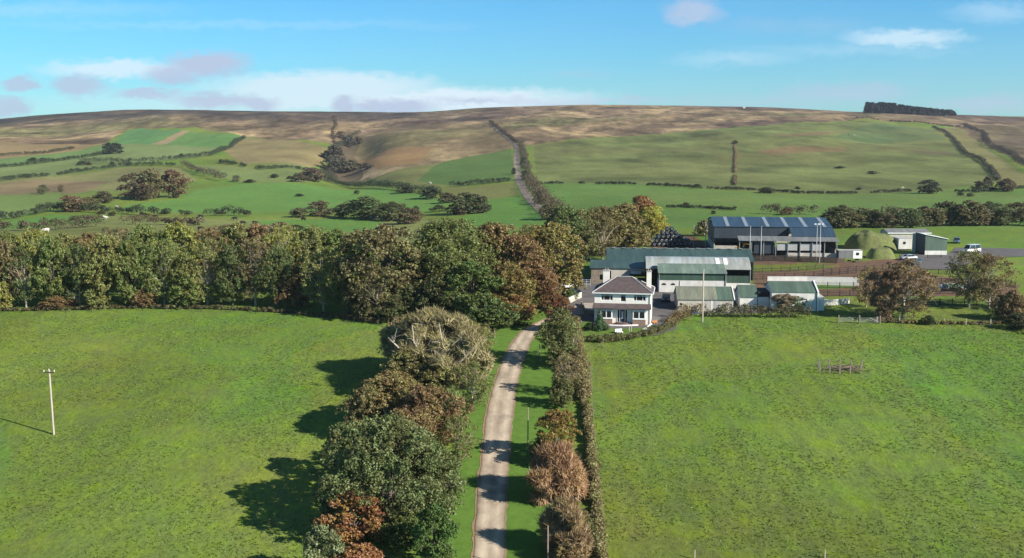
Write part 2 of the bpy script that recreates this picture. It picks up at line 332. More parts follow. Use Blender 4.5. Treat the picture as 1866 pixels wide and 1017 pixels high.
def make_ground():
    sc = np.concatenate([np.linspace(-1.3, -0.53, 60)[:-1], np.linspace(-0.53, 0.53, 1060), np.linspace(0.53, 1.3, 60)[1:]])
    vv = []; y = 58.0
    ys = [-120, -60, -20, 10, 30, 45, 58.0]
    while y < 2080:
        y += min(max(y * y / (F * 42.0) * 1.8, 0.3), 5.0 if y < 1000 else 6.0); ys.append(y)
    ys += [2150, 2250, 2400, 2700, 3200, 4200]
    ys = np.array(ys); g = np.maximum(ys, 60)
    X = g[:, None] * sc[None, :]; Y = np.repeat(ys[:, None], len(sc), 1); Z = H(X, Y)
    nr, nc = X.shape
    V = np.stack([X, Y, Z], -1).reshape(-1, 3)
    i = np.arange(nr - 1)[:, None] * nc + np.arange(nc - 1)[None, :]
    Fq = np.stack([i, i + 1, i + nc + 1, i + nc], -1).reshape(-1)
    me = fastmesh('ground', V, Fq, 4, None, True)
    # land cover laid out in plan: each field polygon is mapped to the ground first
    SX = (X / g[:, None]).ravel(); LY = np.log(np.maximum(Y, 60)).ravel(); Xf = X.ravel(); Yf = Y.ravel()
    col = np.zeros((len(SX), 3)); var = np.full(len(SX), .18); mo = np.zeros(len(SX))
    def L3(c): return np.array(alb(*c))
    n_big = fbm(Xf / 38, Yf / 48, 4, 4); 
    base = L3((121, 151, 64)); yel = L3((136, 151, 68)); dk = L3((108, 148, 62))
    t = np.clip(n_big * .9 + .5, 0, 1)[:, None]
    col[:] = np.where(t < .5, dk + (base - dk) * t * 2, base + (yel - base) * (t * 2 - 1))
    wob_s = 0.0022 * fbm(Xf / 25, Yf / 25, 3, 5); wob_l = 0.006 * fbm(Xf / 25, Yf / 40, 3, 6)
    far = Yf > 225
    for pts, c, vr, mr in POLY:
        w = []
        for (u, v) in pts:
            p = at(u, v); w.append((p.x / p.y, math.log(p.y) if p.y < 1990 else math.log(2600)))
        m = inside(SX + wob_s, LY + wob_l, w) & far
        col[m] = L3(c); var[m] = vr; mo[m] = mr
    for pts, c in NEARP:
        w = []
        for (u, v) in pts:
            p = at(u, v); w.append((p.x / p.y, math.log(p.y)))
        m = inside(SX + wob_s * 18 + .012 * fbm(Xf / 4, Yf / 6, 3, 1), LY + wob_l * 10, w) & ~far
        col[m] = col[m] * .5 + L3(c) * .5
    # moorland: heather, bent grass and green flushes
    mm = mo > 0
    wx = Xf + 60 * fbm(Xf / 150, Yf / 300, 3, 5); a = fbm(wx / 75 + Yf / 300, Yf / 190 - Xf / 260, 5, 1, .6); b = fbm(wx / 190, Yf / 300 - Xf / 400, 4, 3, .55); c = fbm(Xf / 13, Yf / 40, 4, 6, .65)
    tan = L3((180, 160, 118)); hea = L3((104, 88, 76)); grn = L3((130, 132, 84)); mid = L3((148, 130, 98))
    w1 = np.clip((a + .02) * 4.5, 0, 1)[:, None]; w2 = np.clip((-b - .10) * 4, 0, 1)[:, None]; w3 = np.clip((b - .15) * 3, 0, 1)[:, None]
    mc = mid + (tan - mid) * w1; mc = mc + (hea - mc) * w2 * .85; mc = mc + (grn - mc) * w3 * .8
    top = np.clip((Yf - 1500) / 350, 0, 1)[:, None] * np.clip((.1 - SX) * 6, .25, 1)[:, None]
    mc = mc + (L3((112, 96, 84)) - mc) * top * .6
    dg = fbm(wx / 55 + Yf / 260, Yf / 75 - Xf / 90, 5, 2, .62); mc = mc * (1 + 0.5 * c[:, None]) * (1 + .55 * dg[:, None])
    rid = np.clip((Yf - 1650) / 150, 0, 1) * np.clip((-.02 - SX) * 12, 0, 1) * np.clip(.75 + fbm(Xf / 60, Yf / 90, 3, 3), 0, 1); mc = mc + (L3((78, 76, 72)) - mc) * rid[:, None] * .8
    col[mm] = (col * (1 - mo[:, None]) + mc * mo[:, None])[mm]
    col[far & (mo < .3)] *= np.array([1.10, 1.05, 1.0])
    # improved ground: streaky variation, drier patches
    nn = fbm(Xf / 40, Yf / 60, 5, 2, .62)[:, None]; n5 = fbm(Xf / 120, Yf / 130, 4, 7)[:, None]
    col = col * (1 + var[:, None] * 1.6 * nn)
    dry = np.clip(n5 * 2.2, 0, 1) * (far[:, None]) * np.clip(var[:, None] * 3, 0, .6) * (1 - mo[:, None])
    col = col + (L3((146, 138, 88)) - col) * dry * .55
    strp = .5 + .5 * np.sin((Xf - 12) * 2.1 + .6 * fbm(Xf / 20, Yf / 40, 2, 3)); nr_ = ((SX > .06) & (~far))[:, None]
    col = np.where(nr_, col * (1 + .10 * (strp[:, None] - .5)), col)
    col = np.clip(col, 0.004, .8)
    ca = me.color_attributes.new('cover', 'FLOAT_COLOR', 'POINT')
    ca.data.foreach_set('color', np.concatenate([col, np.clip(mo + .35 * far * np.clip(var * 2, 0, 1), 0, 1)[:, None]], 1).astype(np.float32).ravel())
    mat = bpy.data.materials.new('pasture'); nt, N, L = nodes(mat); bs = N['Principled BSDF']
    bs.inputs['Roughness'].default_value = 0.95; bs.inputs['Specular IOR Level'].default_value = 0.08
    at_ = N.new('ShaderNodeAttribute'); at_.attribute_name = 'cover'
    tc = N.new('ShaderNodeTexCoord')
    def nz(scale, det, st=(1, 1, 1), rough=.6):
        mp = N.new('ShaderNodeMapping'); mp.inputs['Scale'].default_value = st; mp.inputs['Rotation'].default_value = (0, 0, .4); L.new(tc.outputs['Object'], mp.inputs[0])
        n = N.new('ShaderNodeTexNoise'); n.inputs['Scale'].default_value = scale; n.inputs['Detail'].default_value = det; n.inputs['Roughness'].default_value = rough
        L.new(mp.outputs[0], n.inputs[0]); return n.outputs['Fac']
    def mr(x, a, b, c, d):
        n = N.new('ShaderNodeMapRange'); L.new(x, n.inputs[0]); n.inputs[1].default_value = a; n.inputs[2].default_value = b; n.inputs[3].default_value = c; n.inputs[4].default_value = d; return n.outputs[0]
    f1 = nz(1.7, 7, (1, .6, 1), .75); f2 = nz(.12, 5, (1, .7, 1)); f3 = nz(.45, 5, (1, .5, 1), .7)
    def mul(c, f):
        n = N.new('ShaderNodeMix'); n.data_type = 'RGBA'; n.blend_type = 'MULTIPLY'; n.inputs[0].default_value = 1
        L.new(c, n.inputs[6]); L.new(f, n.inputs[7]); return n.outputs[2]
    vr = nz(2.6, 2, (1, .45, 1), .5); dkm = mr(vr, .62, .72, 1.0, .66)  # dark specks: tussock shade put into the colour, with thistles and dung
    f4 = nz(.085, 8, (1, .30, 1), .78); f5 = nz(.022, 6, (1, .4, 1), .7)
    def addm(op, a, b_):
        n = N.new('ShaderNodeMath'); n.operation = op
        for i, x in enumerate((a, b_)):
            if isinstance(x, (int, float)): n.inputs[i].default_value = x
            else: L.new(x, n.inputs[i])
        return n.outputs[0]
    rg = addm('ADD', addm('MULTIPLY', addm('SUBTRACT', addm('MULTIPLY', mr(f4, .3, .7, .5, 1.5), mr(f5, .3, .7, .7, 1.3)), 1.0), at_.outputs['Alpha']), 1.0)
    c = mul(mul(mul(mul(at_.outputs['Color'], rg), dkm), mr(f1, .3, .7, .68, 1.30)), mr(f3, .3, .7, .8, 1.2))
    hs = N.new('ShaderNodeHueSaturation'); L.new(c, hs.inputs['Color']); L.new(mr(f2, .3, .7, .485, .515), hs.inputs['Hue']); L.new(mr(f3, .3, .7, .85, 1.1), hs.inputs['Saturation'])
    L.new(hs.outputs[0], bs.inputs['Base Color'])
    bp = N.new('ShaderNodeBump'); bp.inputs['Strength'].default_value = .6; bp.inputs['Distance'].default_value = .25
    L.new(f1, bp.inputs['Height']); L.new(bp.outputs[0], bs.inputs['Normal'])
    me.materials.append(mat)
    tag(link('ground', me), 'green pasture fields rising to brown heather moorland on the hills', kind='structure')
make_ground()

def patch(name, poly, mat, lift, label, spacing=1.5, world_pts=False, bank=0.0):
    P = [p if world_pts else at(*p) for p in poly]
    pts = [];
    n = len(P)
    for i in range(n):
        a, b = P[i], P[(i + 1) % n]; k = max(1, int(((b - a).length) / spacing))
        for j in range(k):
            q = a.lerp(b, j / k); pts.append(Vector((q.x, q.y)))
    nb = len(pts); edges = [(i, (i + 1) % nb) for i in range(nb)]
    xs = [p.x for p in pts]; ys = [p.y for p in pts]
    gx = np.arange(min(xs), max(xs), spacing); gy = np.arange(min(ys), max(ys), spacing)
    XX, YY = np.meshgrid(gx, gy); m = inside(XX, YY, [(p.x, p.y) for p in pts])
    for x, y in zip(XX[m], YY[m]): pts.append(Vector((float(x), float(y))))
    v, e, f, *_ = delaunay_2d_cdt(pts, edges, [], 1, 1e-4)
    V = np.array([(p.x, p.y) for p in v]); Z = H(V[:, 0], V[:, 1]) + lift
    me = bpy.data.meshes.new(name); me.from_pydata([(x, y, z) for (x, y), z in zip(V.tolist(), Z.tolist())], [], [tuple(q) for q in f]); me.materials.append(mat)
    bm = bmesh.new(); bm.from_mesh(me)
    bmesh.ops.recalc_face_normals(bm, faces=bm.faces)
    for fc in bm.faces:
        if fc.normal.z < 0: fc.normal_flip()
        fc.smooth = True
    bm.to_mesh(me); bm.free()
    return tag(link(name, me), label, kind='structure')

M = {}
M['lane'] = simple('lane_gravel', (.46, .39, .30), .95, var=.15, scale=.55, bump=.4, bscale=9, col2=(.285, .23, .175), stretch=(1, .35, 1))
M['lane_edge'] = simple('leaf_litter', (.20, .115, .06), .95, var=.5, scale=2.2, bump=.5, col2=(.30, .24, .15))
M['tarmac'] = simple('tarmac', (.125, .115, .112), .9, var=.3, scale=.4, bump=.1)
M['concrete'] = simple('concrete', (.36, .31, .26), .9, var=.25, scale=.6)
M['dirt'] = simple('dirt', (.17, .13, .10), .95, var=.4, scale=.5, bump=.5)
M['lawn'] = simple('mown_lawn', (.105, .19, .032), .95, var=.3, scale=.9, bump=.5, bscale=10, col2=(.085, .155, .027), spec=.08)
M['lawn2'] = simple('ornamental_lawn', (.11, .18, .035), .95, var=.2, scale=1.1, bump=.4, bscale=14, spec=.08)
M['render'] = simple('white_render', (.85, .81, .74), .85, var=.08, scale=1.0, bump=.1, bscale=20)
M['white'] = simple('white_paint', (.80, .80, .78), .5, var=.05, scale=2)
M['dirtywhite'] = simple('weathered_whitewash', (.66, .65, .61), .9, var=.2, scale=.9, stretch=(1, 1, .5))
M['cream'] = simple('cream_render', (.50, .47, .40), .9, var=.22, scale=.8)
M['greywall'] = simple('grey_render', (.42, .42, .41), .9, var=.15, scale=.8)
M['slate'] = simple('slate', (.105, .080, .078), .75, var=.35, scale=1.6, bump=.3, bscale=9)
M['stone'] = simple('fieldstone', (.27, .22, .17), .95, var=.5, scale=2.2, bump=.8, bscale=4)
M['brick'] = simple('buff_brick', (.30, .21, .16), .9, var=.35, scale=5, bump=.3)
M['glass'] = simple('window_glass', (.018, .022, .026), .08, var=.2, scale=1, spec=.8)
M['dark'] = simple('dark_opening', (.02, .02, .022), .9, var=.3)
M['green_roof'] = sheet('green_sheeting', (.050, .088, .075), (.036, .066, .062))
M['green_wall'] = sheet('green_wall_sheeting', (.040, .085, .055), (.030, .062, .042), .55)
M['pale_green'] = sheet('faded_green_sheeting', (.17, .22, .165), (.115, .165, .125), .5)
M['moss_roof'] = sheet('mossy_cement_sheeting', (.175, .185, .135), (.115, .125, .095), .85)
M['green_plain'] = sheet('mid_green_sheeting', (.082, .125, .092), (.062, .098, .074), .55)
M['silver'] = sheet('galvanised_sheeting', (.34, .37, .37), (.24, .25, .22), .42)
M['blue_roof'] = sheet('blue_sheeting', (.036, .066, .098), (.027, .050, .076), .42)
M['blue_wall'] = sheet('dark_blue_sheeting', (.030, .042, .058), (.022, .032, .045), .6)
M['grey_roof'] = sheet('grey_cement_sheeting', (.17, .18, .18), (.12, .125, .125), .8)
M['skylight'] = simple('translucent_sheet', (.24, .29, .33), .5, var=.2, scale=3)
M['wood'] = simple('weathered_timber', (.25, .21, .165), .9, var=.35, scale=3, stretch=(6, 6, .6))
M['palewood'] = simple('pale_pole_timber', (.42, .37, .30), .9, var=.3, scale=2, stretch=(6, 6, .4))
M['darkwood'] = simple('dark_stained_timber', (.045, .038, .034), .85, var=.3, scale=3)
M['steel'] = simple('galvanised_steel', (.34, .35, .35), .55, .4, var=.15)
M['rubber'] = simple('rubber', (.02, .02, .02), .8, var=.2)
M['bale'] = simple('black_bale_wrap', (.012, .014, .020), .22, var=.3, scale=4, bump=.5, bscale=5, spec=.7)
M['baletag'] = simple('pale_wrap_end', (.5, .55, .6), .35, var=.3, scale=6, bump=.5, bscale=8)
M['chrome'] = simple('headlight_glass', (.6, .62, .65), .15, var=.1)
M['porcelain'] = simple('insulator', (.7, .68, .62), .3, var=.1)
def paint(name, c): return simple(name, c, .28, .1, var=.04, spec=.6, coat=.5)

# lane to the house (left edge, right edge in the photograph's survey points)
LANE = [(1075, 858, 919), (1017, 861, 919), (960, 864, 921), (900, 868, 923), (860, 872, 926), (820, 877, 929), (780, 881, 932), (750, 885, 935), (720, 892, 938), (700, 898, 942), (680, 905, 947), (660, 913, 953), (640, 922, 960), (620, 935, 970), (605, 948, 981), (595, 962, 998), (584, 985, 1022), (573, 1010, 1050), (565, 1035, 1080)]
laneL = [at(l + 3, v) for v, l, r in LANE]; laneR = [at(r, v) for v, l, r in LANE]
def strip(name, A, B, mat, lift, label, sub=8, cross=4, rag=1.0):
    def res(P):
        o = []
        for i in range(len(P) - 1):
            p0 = P[max(i - 1, 0)]; p1 = P[i]; p2 = P[i + 1]; p3 = P[min(i + 2, len(P) - 1)]
            for j in range(sub):
                t = j / sub; o.append(0.5 * ((2 * p1) + (p2 - p0) * t + (2 * p0 - 5 * p1 + 4 * p2 - p3) * t * t + (3 * p1 - p0 - 3 * p2 + p3) * t ** 3))
        o.append(P[-1]); return o
    a = res(A); b = res(B); V = []; Fc = []
    for q in range(len(a)):
        d = (b[q] - a[q]).normalized(); k_ = .30 if sub == 8 else .0
        a[q] = a[q] + d * k_ * (rag * float(fbm(a[q].x / .8 + 3, a[q].y / 1.0, 3, 1))); b[q] = b[q] + d * k_ * (rag * float(fbm(b[q].x / 1.1 + 50, b[q].y / 1.6, 3, 2)))
    for i, (p, q) in enumerate(zip(a, b)):
        for j in range(cross + 1):
            w = p.lerp(q, j / cross); V.append((w.x, w.y, ground(w.x, w.y) + lift))
    for i in range(len(a) - 1):
        for j in range(cross):
            k = i * (cross + 1) + j; Fc.append((k, k + 1, k + cross + 2, k + cross + 1))
    me = bpy.data.meshes.new(name); me.from_pydata(V, [], Fc); me.materials.append(mat)
    for p in me.polygons: p.use_smooth = True
    return tag(link(name, me), label, kind='structure')
off = lambda P, Q, d: [p + (q - p).normalized() * d for p, q in zip(P, Q)]
patch('verge', [(700, 1075), (1060, 1075), (1050, 1017), (1040, 900), (1030, 800), (1020, 700), (1010, 640), (1030, 585), (1010, 562), (955, 560), (900, 590), (870, 640), (850, 720), (830, 800), (790, 960)], M['lawn'], .03, 'mown grass verge on both sides of the lane')
strip('lane_edge', off(laneL, laneR, -.28), off(laneR, laneL, -.12), M['lane_edge'], .06, 'strip of fallen leaves along the lane edges', rag=.9)
rd = strip('road', laneL, laneR, M['lane'], .10, 'pale gravel lane running up to the farmhouse', cross=10, rag=.55)
ca = rd.data.attributes.new('across', 'FLOAT', 'POINT')
for i in range(len(rd.data.vertices)): ca.data[i].value = (i % 11) / 10
def rut():
    nt, N, L = nodes(M['lane']); b = N['Principled BSDF']; a = N.new('ShaderNodeAttribute'); a.attribute_name = 'across'
    r = N.new('ShaderNodeValToRGB'); e = r.color_ramp.elements; e[0].position = 0; e[0].color = (.5, .44, .36, 1); e[1].position = 1; e[1].color = (.55, .5, .42, 1)
    for p_, v_ in ((.1, .85), (.27, 1.12), (.42, .9), (.5, .8), (.58, .9), (.74, 1.12), (.92, .85)): q = e.new(p_); q.color = (v_, v_ * .98, v_ * .95, 1)
    L.new(a.outputs['Fac'], r.inputs[0]); m = N.new('ShaderNodeMix'); m.data_type = 'RGBA'; m.blend_type = 'MULTIPLY'; m.inputs[0].default_value = 1
    L.new(N['Color Ramp'].outputs[0], m.inputs[6]); L.new(r.outputs[0], m.inputs[7])
    tc = N.new('ShaderNodeTexCoord'); n = N.new('ShaderNodeTexNoise'); n.inputs['Scale'].default_value = .22; n.inputs['Detail'].default_value = 6; L.new(tc.outputs['Object'], n.inputs[0])
    k = N.new('ShaderNodeMapRange'); L.new(n.outputs['Fac'], k.inputs[0]); k.inputs[1].default_value = .56; k.inputs[2].default_value = .66; k.inputs[3].default_value = 1.08; k.inputs[4].default_value = .72
    m2 = N.new('ShaderNodeMix'); m2.data_type = 'RGBA'; m2.blend_type = 'MULTIPLY'; m2.inputs[0].default_value = 1; L.new(m.outputs[2], m2.inputs[6]); L.new(k.outputs[0], m2.inputs[7]); L.new(m2.outputs[2], b.inputs['Base Color'])
rut()
patch('yard', [(1022, 600), (1010, 560), (1020, 536), (1045, 512), (1075, 505), (1110, 512), (1200, 530), (1240, 540), (1232, 600), (1195, 612), (1170, 606), (1080, 596)], M['tarmac'], .09, 'dark tarmac yard around the farmhouse')
patch('farmyard', [(1196, 560), (1196, 512), (1340, 505), (1410, 540), (1410, 570), (1240, 572)], M['tarmac'], .05, 'tarmac farmyard between the green sheds')
patch('driveway', [(1026, 577), (1042, 560), (1066, 553), (1086, 553), (1086, 572), (1060, 574)], M['concrete'], .14, 'pale concrete ramp left of the farmhouse')
patch('garden_lawn', [(1040, 618), (1046, 592), (1078, 586), (1082, 600), (1150, 600), (1172, 598), (1168, 608), (1140, 618), (1090, 624)], M['lawn2'], .14, 'small front lawn of the farmhouse')
patch('car_park', [(1640, 478), (1640, 464), (1730, 462), (1740, 452), (1950, 455), (1950, 466), (1800, 470), (1740, 492), (1690, 492)], M['tarmac'], .08, 'tarmac yard where the cars stand')
TR = [(228, 893, 897), (240, 907, 912), (255, 925, 931), (268, 937, 945), (285, 936, 947), (305, 936, 948), (325, 938, 952), (345, 946, 962), (365, 958, 978), (385, 978, 998), (395, 990, 1010)]
strip('track', [at(l, v) for v, l, r in TR[::-1]], [at(r, v) for v, l, r in TR[::-1]], simple('stony_track', (.27, .22, .16), .95, var=.4, scale=.15, bump=.2), .12, 'stony track climbing the hill')

# ------------------------------------------------------------------ foliage
def leafmat(name, trans=.33, hue=.02, var=.55, nscale=.45):
    mat = bpy.data.materials.new(name); nt, N, L = nodes(mat); b = N['Principled BSDF']; out = N['Material Output']
    b.inputs['Roughness'].default_value = .55; b.inputs['Specular IOR Level'].default_value = .3
    oi = N.new('ShaderNodeObjectInfo'); ge = N.new('ShaderNodeNewGeometry'); tc = N.new('ShaderNodeTexCoord')
    n = N.new('ShaderNodeTexNoise'); n.inputs['Scale'].default_value = nscale; n.inputs['Detail'].default_value = 3; L.new(ge.outputs['Position'], n.inputs[0])
    def mr(x, a, b_, c, d):
        q = N.new('ShaderNodeMapRange'); L.new(x, q.inputs[0]); q.inputs[1].default_value = a; q.inputs[2].default_value = b_; q.inputs[3].default_value = c; q.inputs[4].default_value = d; return q.outputs[0]
    hs = N.new('ShaderNodeHueSaturation'); L.new(oi.outputs['Color'], hs.inputs['Color'])
    L.new(mr(n.outputs['Fac'], .3, .7, .5 - hue, .5 + hue), hs.inputs['Hue'])
    mu = N.new('ShaderNodeMath'); mu.operation = 'MULTIPLY'
    L.new(mr(ge.outputs['Random Per Island'], 0, 1, 1 - var, 1 + var), mu.inputs[0]); L.new(mr(n.outputs['Fac'], .3, .7, .75, 1.2), mu.inputs[1]); L.new(mu.outputs[0], hs.inputs['Value'])
    L.new(mr(ge.outputs['Random Per Island'], 0, 1, 1.15, .8), hs.inputs['Saturation'])
    L.new(hs.outputs[0], b.inputs['Base Color'])
    tr = N.new('ShaderNodeBsdfTranslucent'); L.new(hs.outputs[0], tr.inputs[0]); mx = N.new('ShaderNodeMixShader'); mx.inputs[0].default_value = trans
    L.new(b.outputs[0], mx.inputs[1]); L.new(tr.outputs[0], mx.inputs[2]); L.new(mx.outputs[0], out.inputs[0])
    return mat
M['leaf'] = leafmat('foliage', hue=.03); M['needle'] = leafmat('conifer_foliage', .1); M['twig'] = leafmat('twigs', .1, .01, .35)
M['grass'] = leafmat('grass_blades', .3, .02, .4, .08)
M['bark'] = simple('bark', (.13, .105, .085), .95, var=.4, scale=2, bump=.5)
M['palebark'] = simple('pale_bark', (.40, .35, .28), .9, var=.4, scale=1.2, bump=.4)

def leaves(C, Rr, n, size, seed=0, aspect=1.0, up=0.2, shell=.72, sq=.85, spread=.8, low=-.45, upt=.35, spray=0):
    g = np.random.default_rng(seed); C = np.asarray(C, float); Rr = np.asarray(Rr, float)
    k = g.integers(0, len(C), n) if np.isscalar(n) else np.repeat(np.arange(len(C)), n)
    n = len(k); d = g.normal(size=(n, 3)); d /= np.linalg.norm(d, axis=1)[:, None]
    m = d[:, 2] < low; d[m, 2] *= -1
    r = Rr[k] * (shell + (1.08 - shell) * g.random(n) ** .6)
    if spray:
        sd = g.normal(size=(len(C), spray, 3)); sd /= np.linalg.norm(sd, axis=2)[..., None]; fl = sd[..., 2] < low; sd[..., 2][fl] *= -1
        sr = (shell + (1.18 - shell) * g.random((len(C), spray)) ** .6); q = g.integers(0, spray, n); d = sd[k, q]
        r = Rr[k] * sr[k, q]; e = g.normal(size=(n, 3)); e /= np.linalg.norm(e, axis=1)[:, None]
        off_ = e * (Rr[k] * (.34 * g.random(n) ** .4))[:, None]; P = C[k] + (d * r[:, None] + off_) * np.array([1, 1, sq]); d = d * .45 + e * .8; d /= np.linalg.norm(d, axis=1)[:, None]
    else: P = C[k] + d * r[:, None] * np.array([1, 1, sq])
    nn = d * .75 + g.normal(size=(n, 3)) * spread * .6 + np.array([0, 0, up]); nn /= np.linalg.norm(nn, axis=1)[:, None]
    if aspect > 1.5: t = d + g.normal(size=(n, 3)) * .35 + np.array([0, 0, upt])
    else: t = g.normal(size=(n, 3))
    t -= nn * (t * nn).sum(1)[:, None]; t /= np.linalg.norm(t, axis=1)[:, None] + 1e-9; b = np.cross(nn, t)
    sz = size * (.6 + .8 * g.random(n)); a = t * (sz * aspect ** .5)[:, None] * .5; c = b * (sz / aspect ** .5)[:, None] * .5
    bend = nn * (sz * .18)[:, None]
    V = np.stack([P - a - c * .5, P - a * .1 + c * 1.1 - bend, P + a * 1.15 + c * .1, P + a * .05 - c * 1.1 - bend], 1).reshape(-1, 3)
    return V
def leafmesh(name, V, mat): return fastmesh(name, V, np.arange(len(V)), 4, mat)

def crown_clumps(seed, h, w, base=.25, n=60, r=(.9, 1.7), shape='round'):
    g = random.Random(seed); C = []; Rr = []; ph = [g.uniform(0, 6.28) for _ in range(6)]
    tries = 0
    while len(C) < n and tries < 5000:
        tries += 1
        t = g.random(); z = base + (1 - base) * t; az = g.uniform(0, 2 * math.pi)
        if shape == 'round': pr = math.sqrt(max(0, 1 - ((t - .42) / .60) ** 2)) if t > .42 else .62 + .38 * (t / .42)
        elif shape == 'cone': pr = (1 - t) * .95 + .05
        elif shape == 'column': pr = math.sin(math.pi * min(1, t * .85 + .13)) ** .5
        elif shape == 'fan': pr = (.28 + .72 * (t / .7)) if t < .7 else math.sqrt(max(0, 1 - ((t - .7) / .34) ** 2))
        lob = 1 + .18 * math.sin(2 * az + ph[0]) + .15 * math.sin(3 * az + ph[1] + t * 3) + .15 * math.sin(5 * az + ph[2] - t * 6) + (g.uniform(.05, .2) if g.random() < .12 else 0)
        rr = pr * w / 2 * lob; rad = g.uniform(*r); q = max(0, rr - rad * .7) * (g.random() ** .33 if g.random() < .35 else g.uniform(.82, 1.02))
        p = Vector((q * math.cos(az), q * math.sin(az), z * h - rad * .6))
        if p.z < .4 * rad: continue
        if any((p - c).length < min(rad, rc) * .62 for c, rc in zip(C, Rr)): continue
        C.append(p); Rr.append(rad)
    return C, Rr
def limbs(mb, C, h, w, seed, r0=.35, nl=16, lean=(0, 0), twig=0):
    g = random.Random(seed + 5); fork = h * .22
    top = Vector((lean[0] + g.uniform(-.3, .3), lean[1] + g.uniform(-.3, .3), h * .62))
    mb.tube([(0, 0, -.5), (0, 0, .15), (.05, .03, fork), tuple(top * .75), tuple(top)], [r0 * 1.5, r0 * 1.15, r0 * .85, r0 * .45, r0 * .15], 7)
    ids = list(range(len(C))); g.shuffle(ids)
    for i in ids[:nl]:
        c = C[i]; t = g.uniform(.15, .75); st = Vector((0, 0, fork)).lerp(top * .8, t * .8)
        if st.z > c.z: st = Vector((0, 0, max(fork * .5, c.z * .5)))
        md = st.lerp(c, .5) + Vector((g.uniform(-.4, .4), g.uniform(-.4, .4), g.uniform(-.2, .7)))
        rr = r0 * g.uniform(.28, .5)
        mb.tube([st, st.lerp(md, .5) + Vector((0, 0, -.15)), md, md.lerp(c, .6) + Vector((g.uniform(-.2, .2), g.uniform(-.2, .2), .2)), c + (c - md).normalized() * .7], [rr, rr * .85, rr * .65, rr * .4, rr * .12], 5, False)
        for q in range(twig):
            a = md.lerp(c, g.uniform(.2, 1)); d = Vector((g.gauss(0, 1), g.gauss(0, 1), g.gauss(.5, .8))).normalized() * g.uniform(1.0, 2.4)
            mb.tube([a, a + d * .5 + Vector((0, 0, .1)), a + d], [rr * .3, rr * .2, .01], 3, False)
TPL = {}
def template(key, seed, h=12., w=10., base=.2, n=70, r=(.9, 1.7), nleaf=9000, size=.30, shape='round', aspect=1., mat='leaf', bark='bark', shell=.7, nl=16, r0=.33, twig=0, **kw):
    C, Rr = crown_clumps(seed, h, w, base, n, r, shape)
    if mat == 'leaf' and 'spray' not in kw: kw['spray'] = 16
    V = leaves([tuple(c) for c in C], Rr, nleaf, size, seed, aspect, shell=shell, **kw)
    mb = MB(); limbs(mb, C, h, w, seed, r0, nl, twig=twig)
    TPL[key] = (leafmesh(key + '_crown', V, M[mat]), mb.mesh(key + '_trunk', M[bark], True), h, w)
for i in range(6):
    template('tree%d' % i, 11 + i, n=[80, 65, 95, 70, 85, 60][i], base=[.14, .24, .12, .26, .10, .2][i], r=[(.9, 1.7), (1.0, 2.0), (.7, 1.4), (.9, 1.6), (.8, 1.5), (1.1, 1.9)][i], nleaf=24000, size=.235)
for i in range(3): template('airy%d' % i, 31 + i, n=60, base=.18, r=(.8, 1.5), nleaf=10000, size=.21, nl=30, twig=3, bark='palebark', r0=.24, shell=.4)
for i in range(2): template('bare%d' % i, 41 + i, shape='fan', n=75, base=.1, r=(.8, 1.5), nleaf=22000, size=.34, aspect=12., mat='twig', bark='palebark', nl=40, twig=7, r0=.30, shell=.15)
for i in range(2): template('brush%d' % i, 51 + i, shape='column', h=6., w=4.6, n=55, base=.03, r=(.5, .9), nleaf=20000, size=.34, aspect=14., mat='twig', nl=20, twig=3, r0=.12, shell=.1, upt=1.6)
for i in range(3): template('bush%d' % i, 61 + i, h=5., w=5., n=40, base=.02, r=(.6, 1.1), nleaf=9000, size=.18, nl=8, r0=.12)
for i in range(3): template('fartree%d' % i, 71 + i, n=45, base=.08, r=(1.0, 1.9), nleaf=7000, size=.40, nl=6)
for i in range(3): template('farbush%d' % i, 81 + i, h=5., w=6., n=22, base=.0, r=(.7, 1.4), nleaf=2600, size=.36, nl=2, r0=.15)
template('conifer', 91, h=4., w=2.6, shape='cone', n=60, base=.0, r=(.3, .6), nleaf=5000, size=.14, mat='needle', nl=6, r0=.08)
for i in range(2): template('big%d' % i, 95 + i, h=14., w=15., n=190, base=.04, r=(.8, 1.8), nleaf=60000, size=.20, nl=30, r0=.45)

def tree(key, u, vb, vt, wpx, col, label, cat='tree', group=None, name=None, trunk=None, rz=None, squash=1.0, dk=1.0):
    p = at(u, vb); sc = p.y / F; h = (vb - vt) * sc * 1.01; w = wpx * sc
    cm, tm, th, tw = TPL[key]
    t = empty(name or {'bare': 'bare_tree', 'brus': 'bush', 'bush': 'bush', 'farb': 'bush', 'conf': 'conifer'}.get(key[:4], 'tree'), p, rnd.uniform(0, 6.28) if rz is None else rz)
    t.scale = (w / tw, w / tw * squash, h / th)
    a = link('trunk', tm, t); b = link('crown', cm, t)
    k = 1.15 * dk
    b.color = (*alb(*col, k), 1); tag(t, label, cat, group)
    return t
NUM = ['first', 'second', 'third', 'fourth', 'fifth', 'sixth', 'seventh', 'eighth', 'ninth', 'tenth', 'eleventh', 'twelfth', 'thirteenth', 'fourteenth', 'fifteenth', 'sixteenth', 'seventeenth', 'eighteenth', 'nineteenth', 'twentieth', 'twenty-first', 'twenty-second', 'twenty-third', 'twenty-fourth']

